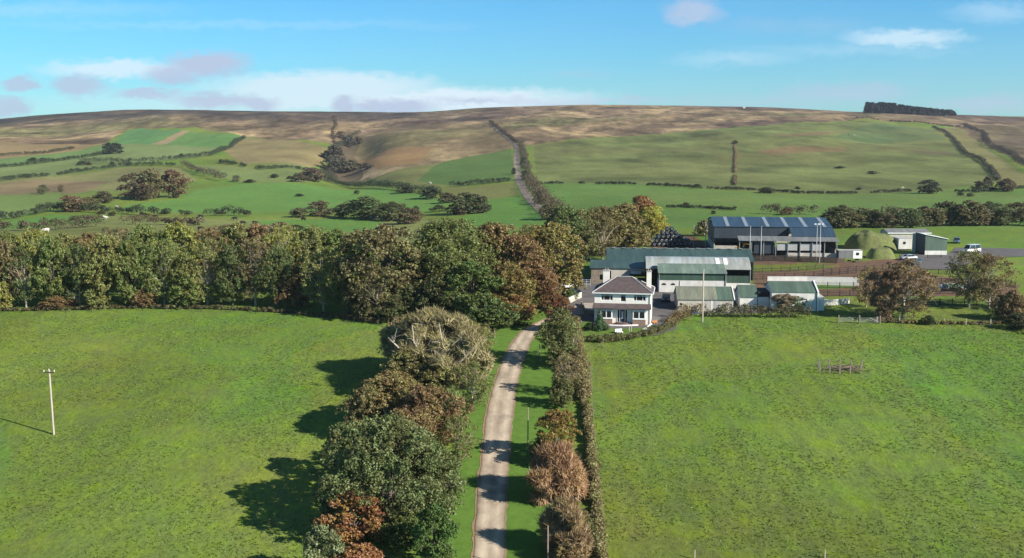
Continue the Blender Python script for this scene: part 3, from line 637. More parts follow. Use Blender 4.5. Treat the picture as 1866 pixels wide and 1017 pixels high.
# --- tree belt beyond the left field
OL = (120, 126, 68); YG = (136, 142, 66); DG = (88, 102, 56); BR = (124, 106, 68); MG = (108, 122, 62); OB = (140, 106, 62); GB = (118, 110, 72)
def cname(c): return {OL: 'olive', YG: 'yellow-green', DG: 'dark green', BR: 'brown', MG: 'mid green', OB: 'orange-brown', GB: 'grey-brown'}[c]
belt = [(-75, 563, 430, 80, OL), (-30, 563, 425, 74, MG), (14, 561, 440, 62, GB), (48, 560, 452, 66, DG), (96, 558, 436, 76, MG), (146, 558, 446, 66, DG), (196, 556, 428, 84, OL), (246, 557, 440, 70, MG),
        (300, 556, 432, 84, MG), (338, 558, 470, 60, OL), (378, 556, 434, 84, OL), (424, 557, 446, 64, DG), (466, 557, 436, 72, GB), (508, 558, 450, 66, DG), (548, 558, 482, 70, BR), (590, 568, 444, 84, OL), (636, 575, 472, 70, DG)]
for i, (u, vb, vt, w, c) in enumerate(belt):
    key = ['tree0', 'airy0', 'tree3', 'airy1', 'tree5', 'airy2', 'tree1'][i % 7]
    tree(key, u, vb, vt + rnd.uniform(-3, 3), w * 1.02, c, '%s tree, %s from the left in the front row of the tree belt' % (cname(c), NUM[i]), group='front row of the tree belt beyond the left field')
belt2 = [(-50, 535, 412, 90, MG), (20, 538, 424, 76, MG), (70, 536, 418, 88, YG), (125, 535, 426, 80, OL), (165, 535, 424, 70, BR), (215, 533, 414, 84, GB), (268, 533, 410, 90, MG), (330, 533, 408, 96, YG), (388, 533, 412, 86, BR), (432, 533, 408, 80, OL), (470, 532, 412, 74, BR),
         (520, 531, 410, 90, YG), (570, 531, 412, 92, OL), (618, 533, 420, 84, MG), (660, 533, 430, 70, DG)]
for i, (u, vb, vt, w, c) in enumerate(belt2):
    key = ['tree1', 'tree4', 'airy2', 'tree2', 'tree0', 'airy0'][i % 6]
    tree(key, u, vb, vt + rnd.uniform(-3, 3), w, c, 'taller %s tree, %s from the left in the back row of the belt' % (cname(c), NUM[i]), group='back row of the tree belt beyond the left field')
for i, (u, vb, vt, w, c) in enumerate([(5, 564, 515, 44, YG), (105, 561, 540, 60, BR), (176, 560, 522, 50, OL), (262, 558, 528, 56, BR), (345, 559, 500, 70, MG), (540, 560, 500, 60, BR)]):
    tree('bush%d' % (i % 3), u, vb, vt, w, c, 'low %s bush under the tree belt, %s from the left' % (cname(c), NUM[i]), 'bush', 'bushes at the foot of the tree belt')

# --- big trees left of the house
G2 = 'large trees between the tree belt and the house'
tree('tree2', 700, 574, 412, 156, (112, 108, 68), 'large grey-brown tree at the right end of the belt', group=G2)
tree('tree5', 655, 578, 462, 84, (92, 94, 56), 'dark green tree at the left edge of the large trees', group=G2)
tree('airy1', 690, 584, 480, 90, (106, 104, 64), 'thin brownish tree in front of the large grey-brown one', group=G2)
tree('big0', 822, 556, 402, 205, (108, 118, 62), 'broad green tree, tallest of the large group left of the lane', group=G2)
tree('tree0', 770, 566, 440, 110, (96, 104, 56), 'dark tree in front of the tallest green tree', group=G2)
tree('tree3', 905, 545, 408, 120, (124, 110, 66), 'brown and green tree behind the tallest green one', group=G2)
tree('tree2', 945, 552, 430, 106, (128, 106, 68), 'russet tree left of the white van', group=G2)
tree('tree4', 860, 585, 478, 120, (94, 112, 54), 'dark green tree low in front of the russet tree', group=G2)
tree('tree0', 985, 562, 490, 72, (130, 106, 66), 'small russet tree beside the lane near the white van', group=G2)
tree('tree1', 925, 578, 480, 96, (126, 114, 60), 'olive tree right of the low dark green one', group=G2)
tree('bush0', 890, 602, 540, 100, (88, 104, 54), 'dark bush spreading beside the wooden gate', 'bush', G2)
tree('tree2', 1008, 540, 408, 128, (126, 118, 62), 'large green and brown tree beside the green shed', group=G2)
tree('tree5', 975, 520, 412, 90, (116, 116, 64), 'green tree behind the large green and brown one', group=G2)
tree('bush1', 940, 590, 540, 70, (134, 106, 60), 'brown bush at the lane bend', 'bush', G2)
for i, (u, vb, vt, w) in enumerate([(748, 582, 520, 60), (800, 586, 505, 80), (716, 588, 540, 50)]):
    tree('bush%d' % i, u, vb, vt, w, (84, 90, 52), ['dark undergrowth bush below the large grey-brown tree', 'tall dark bush right behind the pale bare tree', 'dark low bush at the corner of the left field'][i], 'bush', G2)
# --- behind the green shed
G3 = 'trees behind the long green shed'
tree('tree1', 1030, 478, 375, 92, (96, 112, 60), 'dark green tree behind the shed, leftmost there', group=G3)
tree('airy0', 1068, 476, 378, 86, (116, 116, 66), 'grey-green tree behind the left end of the shed', group=G3)
tree('tree3', 1100, 466, 378, 80, (122, 116, 70), 'olive tree behind the long green shed', group=G3)
tree('airy1', 1098, 476, 392, 74, (112, 106, 64), 'thin olive tree with pale stems above the left shed roof', group=G3)
tree('tree4', 1136, 465, 374, 90, (130, 122, 72), 'tall grey-olive tree left of the bale stack', group=G3)
tree('tree5', 1188, 434, 377, 64, (158, 156, 62), 'bright yellow-green tree left of the bale stack', group=G3)
tree('tree0', 1168, 430, 359, 66, (136, 100, 60), 'russet tree rising behind the yellow-green one', group=G3)
tree('bush2', 1158, 452, 415, 52, (98, 100, 56), 'dark bush between the tall trees and the bales', 'bush', G3)
# --- trees along the left of the lane
G4 = 'trees along the left side of the lane'
template('palebare', 141, shape='round', h=12., w=15., n=120, base=.03, r=(.7, 1.5), nleaf=42000, size=.36, aspect=15., upt=1.0, mat='twig', bark='palebark', nl=50, twig=6, r0=.22, shell=.1)
def boughs():
    mb = MB(); g = random.Random(4)
    B_ = [[(0, 0, .2), (-1, -2.5, 2.8), (-2.6, -4.6, 5.4), (-4.0, -6.0, 7.2), (-5.6, -6.4, 9.4)], [(0, 0, .2), (-.6, -2.2, 3), (-1.2, -5.0, 6), (-2.4, -5.8, 8.6), (-2.6, -5.2, 11)], [(1, -1, .2), (1.8, -4.2, 2.4), (2.6, -6.4, 4.0), (4.4, -6.6, 6.6), (6.2, -5.8, 8.4)],
          [(0, 0, .2), (.6, -3, 3.4), (.8, -5.6, 6), (1.2, -5.8, 8.6), (.8, -4.8, 11.2)], [(.5, 0, .2), (2.2, -3, 3.6), (3.4, -4.8, 6.6), (4.2, -4.2, 9.8)]]
    for b in B_:
        n = len(b); mb.tube([tuple(c + g.uniform(-.15, .15) for c in p) for p in b], [.15 * (1 - i / n) + .03 for i in range(n)], 6, False)
        for k_ in range(12):
            i = g.randrange(1, n - 1); p = Vector(b[i]).lerp(Vector(b[i + 1]), g.random()); d = Vector((g.gauss(0, 1), g.gauss(-.4, .5), g.uniform(.2, 1.2))).normalized() * g.uniform(1.4, 3.2)
            mb.tube([p, p + d * .5 + Vector((0, 0, .25)), p + d], [.05, .035, .012], 4, False)
    return mb.mesh('palebare_boughs', M['palebark'], True)
pt_ = tree('palebare', 795, 702, 566, 205, (132, 126, 86), 'pale half-bare tree with long twisting whitish boughs', group=G4, rz=0.0)
link('boughs', boughs(), pt_)
tree('airy1', 850, 668, 580, 90, (130, 130, 72), 'thin olive tree between the pale bare tree and the lane', group=G4)
tree('tree4', 750, 725, 630, 110, (120, 120, 70), 'olive tree in front of the pale bare tree, on the field side', group=G4)
tree('airy1', 860, 745, 655, 80, (116, 124, 66), 'light green thin tree right of the pale bare tree foot', group=G4)
tree('bush1', 790, 735, 665, 90, (112, 112, 62), 'green bush under the pale bare tree', 'bush', G4)
tree('airy2', 735, 688, 576, 80, (136, 122, 84), 'greyish thin tree on the field side of the pale bare tree', group=G4)
tree('tree3', 715, 785, 678, 150, (128, 118, 70), 'brown-green tree casting a long shadow on the left field', group=G4)
tree('tree0', 780, 822, 700, 120, (124, 106, 68), 'brown-leaved tree right of the brown-green one', group=G4)
tree('airy0', 822, 800, 700, 70, (112, 128, 62), 'slender green tree at the lane verge', group=G4)
tree('tree1', 668, 800, 700, 90, (122, 116, 72), 'grey-brown tree on the field side of the brown-green one', group=G4)
tree('airy2', 835, 850, 752, 70, (116, 122, 66), 'slim olive tree close to the lane, above the dark rounded ones', group=G4)
tree('tree5', 745, 870, 742, 120, (122, 108, 66), 'brown tinged tree just behind the biggest dark green one', group=G4)
tree('bush1', 820, 905, 850, 60, (90, 110, 56), 'low green bush at the lane edge beside the biggest tree', 'bush', G4)
tree('tree3', 612, 960, 870, 70, (104, 112, 68), 'grey-green tree left of the small orange one', group=G4)
tree('airy0', 868, 640, 585, 60, (126, 124, 72), 'thin green tree at the verge near the wooden gate', group=G4)
tree('big1', 712, 965, 752, 218, (104, 116, 68), 'biggest dark green tree, near the bottom of the picture', group=G4)
tree('tree2', 640, 880, 765, 100, (108, 118, 68), 'green tree on the field side of the biggest one', group=G4)
tree('tree4', 790, 940, 800, 90, (88, 104, 52), 'dark green tree between the biggest one and the lane', group=G4)
tree('tree2', 645, 995, 890, 105, (150, 112, 66), 'small bright orange tree in front of the biggest green one', group=G4)
tree('bush0', 690, 985, 918, 60, (142, 110, 68), 'orange bush right of the small orange tree', 'bush', G4)
tree('tree4', 792, 1040, 915, 92, (78, 104, 46), 'dark green rounded tree at the bottom edge beside the lane', group=G4)
tree('bush2', 590, 1050, 955, 80, (116, 126, 84), 'grey-green bush at the bottom edge left of the orange tree', 'bush', G4)
tree('bush1', 655, 1055, 990, 90, (146, 106, 66), 'brown bush at the bottom edge below the orange tree', 'bush', G4)
tree('bush0', 740, 1000, 930, 80, (92, 110, 54), 'low green bush right of the orange bush', 'bush', G4)
# --- trees along the right of the lane
G5 = 'trees and bushes along the right side of the lane'
tree('tree3', 1012, 605, 537, 56, (124, 92, 56), 'small brown tree at the top of the right row', group=G5)
tree('tree0', 1020, 668, 562, 78, (104, 112, 62), 'olive tree standing left of the garden hedge', group=G5)
tree('airy2', 1045, 660, 590, 50, (130, 122, 80), 'thin grey tree right of the olive one', group=G5)
tree('airy0', 1035, 722, 640, 62, (136, 126, 84), 'thin pale-stemmed tree halfway down the right row', group=G5)
tree('bush1', 1024, 742, 685, 52, (100, 104, 58), 'green bush below the pale-stemmed tree', 'bush', G5)
tree('tree2', 1012, 842, 742, 82, (132, 114, 54), 'green and gold tree behind the brush-like orange bush', group=G5)
tree('bush0', 990, 850, 795, 54, (84, 96, 52), 'dark bush at the left foot of the gold tree', 'bush', G5)
tree('brush0', 1014, 912, 808, 100, (146, 118, 84), 'upright brush-like orange bush on the right verge', 'bush', G5)
tree('brush1', 1030, 900, 825, 70, (160, 130, 96), 'pale tan brush-like bush behind the orange one', 'bush', G5)
tree('brush1', 1030, 1012, 908, 92, (132, 114, 80), 'brown brush-like bush at the bottom of the right row', 'bush', G5)
tree('bush2', 1064, 990, 930, 48, (108, 112, 66), 'grey-green bush right of the brown brush-like one', 'bush', G5)
tree('bush1', 1035, 1070, 990, 90, (120, 104, 66), 'brown bush at the bottom edge beside the post', 'bush', G5)
tree('conifer', 1093, 603, 566, 28, (56, 84, 46), 'dark conical evergreen at the left corner of the farmhouse', 'shrub', name='conifer')
tree('bush2', 1074, 603, 588, 20, (44, 66, 36), 'dark round shrub left of the conical evergreen', 'shrub', name='shrub')
tree('bush0', 1103, 602, 588, 16, (104, 124, 82), 'pale green round shrub right of the conical evergreen', 'shrub', name='shrub')
tree('bush1', 1040, 548, 527, 24, (92, 112, 60), 'small green bush in front of the black car', 'bush')
# --- right side trees
G6 = 'trees around the paddocks right of the sheds'
tree('airy1', 1578, 560, 487, 50, (136, 124, 72), 'small pale-stemmed tree behind the white yard wall', group=G6)
tree('airy1', 1645, 580, 470, 112, (120, 104, 68), 'broad russet tree in front of the parked cars', group=G6)
tree('bare0', 1612, 582, 490, 70, (118, 98, 72), 'bare brown tree left of the broad russet one', group=G6)
tree('airy0', 1765, 560, 452, 92, (118, 116, 66), 'dark leaning tree in front of the white minibus', group=G6)
tree('airy2', 1802, 562, 462, 86, (118, 106, 70), 'brown tree right of the leaning one', group=G6)
tree('bush0', 1842, 585, 530, 60, (122, 104, 70), 'brown bush at the right edge by the field corner', 'bush', G6)
tree('bush1', 1855, 600, 570, 40, (70, 76, 48), 'dark bush at the right edge above the big field', 'bush', G6)
tree('bush2', 1452, 566, 540, 34, (84, 104, 62), 'green bush against the white barn wall', 'bush', G6)
tree('bush1', 1692, 592, 575, 22, (62, 74, 42), 'small dark bush on the field fence', 'bush', G6)
tree('bare1', 1425, 566, 535, 44, (130, 118, 92), 'bare shrub against the white barn wall', 'bush', G6, name='bush')

# --- hedges
def hedge(pts, wid, hei, col, label, name='hedge', dens=40, size=.24, wob=.35, mat='leaf', skip=0.0, aspect=1., world=False):
    P = pts if world else [at(u, v) for u, v in pts]
    C = []; Rr = []; g = random.Random(int(P[0].x * 31 + P[0].y))
    for i in range(len(P) - 1):
        a, b = P[i], P[i + 1]; L_ = (b - a).length; n = max(1, int(L_ / (wid * .42)))
        for j in range(n):
            t = (j + g.random()) / n; q = a.lerp(b, t); nz = float(fbm(q.x / (wid * 4), q.y / (wid * 4), 2, 5))
            if skip and nz < -.5 + skip: continue
            hh = hei * (1 + wob * 1.6 * nz + g.uniform(-wob, wob) * .5); hh = max(hh, .3 * hei)
            r = min(hh * .55, wid * .6) * g.uniform(.8, 1.15)
            x = q.x + g.gauss(0, wid * .16); y = q.y + g.gauss(0, wid * .16); z0 = ground(x, y); zz = r * .55
            while zz < hh - r * .5:
                C.append((x + g.gauss(0, wid * .1), y + g.gauss(0, wid * .1), z0 + zz)); Rr.append(r); zz += r * .9
            C.append((x, y, z0 + max(hh - r * .8, r * .4))); Rr.append(r * .9)
    if not C: return None
    nl = int(len(C) * dens); V = leaves(C, Rr, nl, size, len(C), aspect, low=-.2, shell=.6)
    o0 = Vector(P[0]); V = V - np.array(o0)
    o = link(name, leafmesh(name, V, M[mat])); o.location = o0; o.color = (*alb(*col, 1.0), 1)
    return tag(o, label, 'hedge')
# near
hedge([(1062, 660), (1066, 720), (1072, 790), (1080, 860), (1087, 930), (1094, 1000), (1098, 1060)], 1.1, 1.05, (128, 122, 78), 'brown field hedge running down the right side of the lane trees', dens=95, size=.19)
hedge([(1046, 600), (1050, 640), (1058, 690), (1062, 730)], 1.6, 2.4, (122, 116, 74), 'taller thin hedge between the lane trees and the right field', dens=95, size=.19)
hedge([(1062, 622), (1100, 625), (1140, 621), (1185, 612), (1215, 603), (1230, 594)], 1.1, 1.3, (106, 108, 64), 'clipped garden hedge curving around the front lawn', dens=80, size=.14)
hedge([(1218, 600), (1238, 588), (1258, 578), (1280, 575)], 2.2, 2.5, (118, 104, 66), 'overgrown brown hedge right of the farmhouse', dens=95, size=.19)
hedge([(1282, 577), (1330, 578), (1380, 578), (1430, 578), (1478, 579)], 2.0, 2.3, (92, 92, 62), 'dark hedge in front of the white barns', dens=95, size=.19)
hedge([(0, 568), (80, 566), (160, 564), (260, 562), (380, 563), (500, 569), (620, 580), (690, 590)], 1.3, .8, (96, 92, 60), 'low rough bank hedge under the tree belt', dens=36, size=.24)
hedge([(1590, 587), (1680, 590), (1780, 592), (1830, 590)], .9, .6, (118, 106, 66), 'low rough hedge along the top of the right field', dens=36, size=.2)
hedge([(1805, 555), (1830, 575), (1850, 592), (1880, 610)], 1.8, 1.6, (74, 68, 52), 'dark brown hedge at the right edge of the picture', dens=40)
hedge([(1500, 412), (1540, 411), (1600, 411), (1700, 412), (1800, 409), (1880, 404)], 5.0, 5.6, (100, 106, 66), 'long thick hedge of bushes behind the right farm buildings', dens=60, size=.45)
FD = (70, 84, 54); FB = (88, 90, 62)
for pts, w, h, c, lab, sk in [
  ([(-60, 292), (0, 286), (60, 282), (135, 272)], 4, 3.2, FB, 'hedge below the tan moor field at the left edge', 0),
  ([(-40, 309), (0, 306), (60, 300), (120, 292), (190, 281)], 3.5, 3, FD, 'thin hedge leading up to the lone dark tree clump', .12),
  ([(145, 297), (200, 297), (250, 297), (330, 291), (385, 284), (410, 275), (430, 262), (446, 253)], 5, 4.5, FD, 'thick hedge climbing beside the two bright green fields', 0),
  ([(0, 330), (80, 322), (160, 311), (230, 303), (320, 303)], 4, 3, FD, 'hedge running left below the thick climbing hedge', .15),
  ([(335, 304), (352, 312), (375, 322), (410, 331)], 9, 6, (88, 86, 62), 'broad dark thicket right of the red-brown trees', 0),
  ([(600, 330), (604, 308), (610, 288), (620, 270), (638, 254), (655, 242)], 12, 5.5, (82, 82, 64), 'dark scrub filling the stream gully on the hillside', 0),
  ([(612, 264), (606, 246), (612, 228), (608, 212)], 6, 2.0, (100, 90, 70), 'thin scrub line up the topmost gully', .15),
  ([(400, 297), (440, 303), (480, 309), (560, 312), (600, 318)], 4, 3.4, FD, 'hedge crossing to the stream gully', .1),
  ([(-60, 412), (0, 402), (50, 394), (100, 384), (170, 387), (250, 391), (350, 394)], 4.5, 3.6, FD, 'long dark hedge above the cattle field', .08),
  ([(380, 394), (420, 393), (465, 394)], 4.5, 4, (66, 74, 50), 'short dark hedge right of the long one', 0),
  ([(-60, 424), (0, 421), (60, 421), (100, 419), (180, 413)], 4, 3.6, (92, 82, 60), 'brown hedge behind the left end of the tree belt', 0),
  ([(230, 409), (290, 409), (365, 411)], 4, 3.6, (100, 88, 64), 'brown hedge behind the middle of the tree belt', 0),
  ([(540, 326), (600, 331), (680, 342), (720, 346), (800, 354)], 5, 4.5, FD, 'dark hedge above the bright green valley field', 0),
  ([(822, 341), (880, 336), (930, 331)], 4, 3.2, (64, 80, 46), 'dark hedge left of the hill track', 0),
  ([(948, 262), (955, 285), (960, 310), (966, 335)], 6, 4.5, (96, 92, 68), 'strip of scrub along the upper hill track', 0),
  ([(966, 335), (975, 355), (990, 372), (1010, 390), (1030, 402)], 8, 6, (98, 88, 66), 'thick scrub along the lower hill track', 0),
  ([(893, 223), (905, 232), (922, 246), (944, 262)], 5, 3, (92, 80, 62), 'scrub beside the topmost stretch of the track', .1),
  ([(975, 336), (1040, 335), (1100, 336), (1180, 338), (1260, 343)], 2.6, 1.7, FD, 'low hedge across the hillside right of the track', .22),
  ([(1290, 345), (1350, 346), (1410, 349), (1450, 353), (1500, 354), (1600, 352), (1690, 348)], 2.6, 1.6, FD, 'low hedge below the large hillside pasture', .2),
  ([(1740, 350), (1780, 351), (1830, 346), (1900, 340)], 2.6, 1.6, FD, 'low hedge under the three small trees at the right', .12),
  ([(1755, 231), (1775, 239), (1792, 247), (1797, 262), (1815, 275), (1840, 285), (1855, 298), (1890, 318)], 9, 5.5, (66, 62, 52), 'dark thorn line along the stream at the far right', 0),
  ([(1700, 233), (1725, 243), (1740, 258), (1760, 280), (1790, 295), (1808, 312), (1820, 330)], 4, 2.6, FB, 'thin thorn line curving down the right hillside', .12),
  ([(1338, 262), (1341, 280), (1340, 300), (1340, 316)], 2.6, 1.5, (140, 122, 88), 'straight line of brown scrub on the right hillside', .1),
  ([(1340, 322), (1338, 338)], 2.6, 1.4, (122, 108, 76), 'short scrub line below the straight brown one', 0),
  ([(1555, 216), (1620, 221), (1700, 227), (1752, 231)], 5, 2.2, (84, 74, 60), 'dark boundary bank under the skyline plantation', .1),
  ([(1216, 378), (1280, 380), (1340, 384)], 2, 1.2, FD, 'low broken rushes behind the bale stack', .35),
  ([(1395, 390), (1430, 391), (1480, 391)], 4, 3.2, FB, 'low bushes behind the blue roofed shed', 0),
]: hedge(pts, w, h, c, lab, dens=50, size=.42 if w > 3 else .34, skip=sk)
# --- bushes and small trees in the valley and on the hill
far = [
 ('fartree0', 197, 281, 260, 20, (56, 66, 56), 'dark evergreen tree, left of the pair on the green slope'), ('fartree1', 212, 280, 261, 24, (54, 64, 54), 'dark evergreen tree, right of the pair on the green slope'),
 ('fartree2', 244, 362, 317, 52, (100, 92, 68), 'grey-brown tree, left of three in the valley clump'), ('fartree0', 276, 362, 308, 44, (116, 112, 72), 'olive tree, middle of the valley clump'),
 ('fartree1', 316, 360, 311, 54, (112, 92, 66), 'red-brown tree, right of the valley clump'), ('fartree1', 262, 365, 335, 40, (92, 84, 58), 'dark low tree in front of the valley clump'),
 ('fartree0', 130, 386, 356, 50, (124, 108, 80), 'brownish bush above the long dark hedge'), ('fartree2', 160, 383, 360, 46, (110, 104, 70), 'olive bush beside the brownish one above the long hedge'), ('farbush0', 190, 370, 350, 40, (96, 96, 66), 'dark bush left of the valley clump'),
 ('fartree1', 78, 354, 337, 18, (104, 110, 74), 'small round tree in the left valley fields'), ('fartree2', 111, 350, 337, 11, (110, 104, 74), 'tiny tree right of the small round one'),
 ('fartree0', 431, 331, 319, 16, (112, 120, 84), 'small pale tree above the bright valley field'), ('farbush2', 455, 333, 327, 20, (62, 72, 44), 'dark bush right of the small pale tree'),
 ('farbush0', 570, 330, 308, 50, (106, 92, 74), 'brown thicket at the mouth of the gully'), ('farbush1', 545, 332, 318, 30, (92, 90, 64), 'dark bush left of the gully mouth thicket'),
 ('farbush1', 610, 296, 266, 36, (88, 86, 70), 'dark thorn bush in the middle of the gully'), ('farbush2', 634, 268, 250, 30, (78, 80, 66), 'dark thorn bush high in the gully'), ('farbush0', 602, 312, 290, 46, (78, 80, 64), 'dark thorn bush low in the gully'),
 ('farbush2', 640, 312, 293, 50, (100, 98, 74), 'olive thicket right of the gully'), ('farbush1', 668, 308, 298, 30, (96, 90, 70), 'low scrub right of the olive thicket'), ('farbush0', 622, 252, 240, 20, (104, 92, 76), 'scrub at the top of the gully'), ('farbush0', 652, 262, 250, 22, (92, 84, 68), 'small scrub bush beside the high thorn bush'),
 ('fartree0', 582, 394, 366, 46, (104, 96, 70), 'reddish bare thicket left of the dark valley trees'), ('fartree1', 625, 396, 372, 40, (82, 90, 60), 'dark bush left of the biggest dark valley tree'), ('fartree2', 668, 399, 359, 80, (88, 100, 60), 'biggest dark tree in the valley bottom'), ('fartree0', 712, 402, 368, 52, (86, 92, 58), 'dark tree right of the biggest valley one'),
 ('farbush1', 545, 396, 380, 40, (98, 98, 68), 'low olive bush left of the reddish thicket'), ('fartree1', 745, 408, 380, 50, (104, 92, 68), 'brown thicket above the grey-brown tree'), ('farbush2', 733, 385, 372, 22, (92, 104, 62), 'small bush in the bright valley field'), ('farbush0', 758, 388, 376, 16, (74, 86, 54), 'small dark bush by the field edge'),
 ('farbush0', 740, 352, 338, 40, (74, 82, 54), 'dark bush in the middle of the valley hedge'), ('farbush1', 785, 362, 342, 50, (70, 80, 54), 'dark bush at the right end of the valley hedge'), ('farbush2', 815, 370, 352, 40, (92, 90, 64), 'brown bush beside the dark hedge end'),
 ('fartree2', 850, 390, 352, 64, (88, 92, 62), 'dark spreading tree left of the green track field'), ('fartree0', 878, 388, 358, 34, (86, 86, 62), 'dark tree right of the spreading one'), ('farbush1', 800, 386, 374, 26, (80, 94, 58), 'round bush beside the rough path'), ('farbush2', 832, 392, 378, 30, (96, 92, 66), 'low brown bush under the spreading tree'),
 ('farbush2', 540, 420, 410, 34, (78, 92, 52), 'low flat bush in the field above the belt'), ('farbush0', 420, 424, 410, 50, (124, 110, 80), 'pale brown bush just above the belt'), ('farbush1', 510, 424, 406, 50, (118, 104, 78), 'grey-brown bush just above the belt'),
 ('farbush1', 1270, 344, 336, 18, (62, 72, 44), 'dark bush on the low hillside hedge'), ('farbush0', 1396, 352, 342, 34, (66, 76, 46), 'larger dark bush on the low hillside hedge'), ('farbush2', 1453, 345, 340, 10, (66, 76, 46), 'tiny dark bush in the hillside pasture'),
 ('fartree2', 1693, 353, 328, 38, (66, 72, 54), 'lone dark spreading tree on the hillside hedge'), ('fartree0', 1785, 349, 330, 26, (74, 76, 58), 'small dark tree, left of three at the right'), ('fartree1', 1800, 348, 322, 18, (96, 94, 72), 'thin small tree, middle of three at the right'), ('fartree2', 1834, 349, 326, 38, (92, 82, 66), 'brown small tree, right of three at the right'),
 ('farbush0', 1768, 358, 352, 16, (90, 96, 62), 'low green bush below the three small trees'),
 ('fartree0', 1530, 415, 374, 60, (104, 108, 70), 'grey-green tree right of the blue roofed shed'), ('fartree1', 1575, 412, 380, 54, (106, 112, 70), 'green bush tree behind the grassy mound'), ('fartree2', 1630, 410, 378, 52, (98, 100, 66), 'olive tree behind the white roofed building'), ('fartree0', 1690, 412, 376, 60, (108, 104, 70), 'brownish tree in the back hedge'),
 ('fartree1', 1722, 410, 368, 56, (98, 104, 66), 'tall green tree in the back hedge'), ('fartree2', 1765, 412, 366, 50, (106, 102, 68), 'brown tree in the back hedge right of the tall green one'), ('fartree0', 1805, 408, 368, 48, (84, 96, 60), 'dark green tree in the back hedge'), ('fartree1', 1850, 404, 370, 56, (112, 102, 70), 'brown tree at the right end of the back hedge'),
 ('farbush1', 1434, 392, 380, 26, (100, 84, 58), 'reddish bush behind the blue roof'), ('farbush2', 1282, 430, 402, 34, (112, 110, 72), 'olive bush at the left end of the blue roofed shed'), ('farbush0', 1340, 262, 256, 12, (96, 84, 60), 'small scrub at the top of the brown line'),
 ('farbush0', 985, 372, 352, 30, (96, 92, 64), 'scrub bush beside the hill track'), ('fartree2', 1000, 400, 372, 44, (108, 108, 70), 'olive tree at the foot of the hill track'), ('farbush1', 955, 300, 288, 14, (70, 76, 54), 'dark bush in the upper track scrub'), ('farbush2', 958, 328, 312, 18, (66, 74, 54), 'dark bush in the middle of the track scrub'), ('farbush0', 936, 318, 306, 10, (66, 76, 52), 'dark bush left of the hill track'),
]
hw = [(1508, 392, 44), (1552, 386, 46), (1598, 382, 50), (1612, 388, 44), (1658, 380, 50), (1706, 380, 46), (1742, 374, 50), (1786, 374, 50), (1828, 378, 46), (1872, 376, 54)]
for i, (u, vt, w) in enumerate(hw):
    c = [(96, 106, 66), (110, 108, 72), (90, 98, 62), (106, 100, 70)][i % 4]
    far.append(('fartree%d' % ((i + 1) % 3), u, 415 if i < 5 else 411, vt, w, c, 'bushy tree low in the back hedge, %s from the blue shed' % NUM[i]))
for k_, u, vb, vt, w, c, lab in far:
    tree(k_, u, vb, vt, w, c, lab, 'bush' if 'bush' in k_ else 'tree', 'valley and hillside trees and bushes')
g = random.Random(5)
for i, (u, v) in enumerate([(185, 388), (205, 391), (262, 390), (300, 388), (48, 320), (60, 291), (78, 292), (150, 299), (162, 299), (205, 299), (235, 300), (330, 285), (402, 388), (356, 408), (500, 322), (528, 324), (650, 352), (545, 356), (700, 380), (1322, 410), (1300, 388), (1252, 377), (1750, 355), (1530, 305), (1590, 315), (1490, 350), (1565, 344), (1250, 372)]):
    tree('farbush%d' % (i % 3), u, v + 2, v - g.uniform(2, 5), g.uniform(9, 22), g.choice([(62, 72, 46), (70, 78, 50), (86, 84, 56)]), 'small dark gorse bush dotted about the distant fields', 'bush', 'gorse bushes dotted about the distant fields')

# skyline plantation: a far wood that reads as one mass
def plantation():
    g = np.random.default_rng(3); C = []; Rr = []
    for i in range(280):
        u = 1576 + 160 * g.random(); p = at(u, 212); y = 1930 + g.random() * 60; x = (u - CU) / F * y * math.cos(TH)
        hh = (17 if u < 1630 else 15 - (u - 1630) / 10 * .8) * (.85 + .3 * g.random()); hh = max(hh, 4)
        z0 = ground(x, y)
        for k in range(5):
            t = k / 5; C.append((x, y, z0 + hh * (t + .1))); Rr.append((1 - t) * 4.6 + .8)
    C = np.array(C); V = leaves(C, Rr, 60000, 2.2, 4, shell=.5); o0 = C[0].copy()
    o = link('conifer_wood', leafmesh('conifer_wood', V - o0, M['needle'])); o.location = o0; o.color = (*alb(10, 18, 13, .4), 1)
    tag(o, 'dark conifer plantation on the skyline', 'wood', kind='stuff')
plantation()

# grass tussocks of the two near fields
def tussocks():
    g = np.random.default_rng(12); n = 65000
    y = 95 + 110 * g.random(n) ** .8; s = -0.53 + 1.06 * g.random(n); x = s * y
    u = CU + F * s * (math.cos(TH)); keep = (s < -0.075) | (s > 0.072)
    keep &= ~((s > -0.18) & (s < -0.075) & (y < 200) & (g.random(n) < .5))
    keep &= (fbm(x / 9, y / 9, 3, 2) + .25 * g.random(n) > -.02)
    x = x[keep]; y = y[keep]; n = len(x); z = H(x, y); P = np.stack([x, y, z], 1)
    Vs = []
    for b in range(3):
        a = g.random(n) * 6.283; h = .04 + .09 * g.random(n); w = .05 + .10 * g.random(n); l = np.stack([np.cos(a), np.sin(a)], 1)
        q0 = P.copy(); q0[:, :2] += l * w[:, None]; q1 = P.copy(); q1[:, :2] -= l * w[:, None]
        t = P.copy(); t[:, 2] += h; t[:, :2] += (g.random((n, 2)) - .5) * .5
        t2 = t.copy(); t2[:, :2] += l * .04
        Vs.append(np.stack([q0, t2, t, q1], 1))
    V = np.concatenate(Vs, 0).reshape(-1, 3)
    o = link('grass', leafmesh('grass', V, M['grass'])); o.color = (*alb(124, 152, 66, .72), 1)
    tag(o, 'tussocky pasture grass of the near fields', 'grass', kind='stuff')
tussocks()
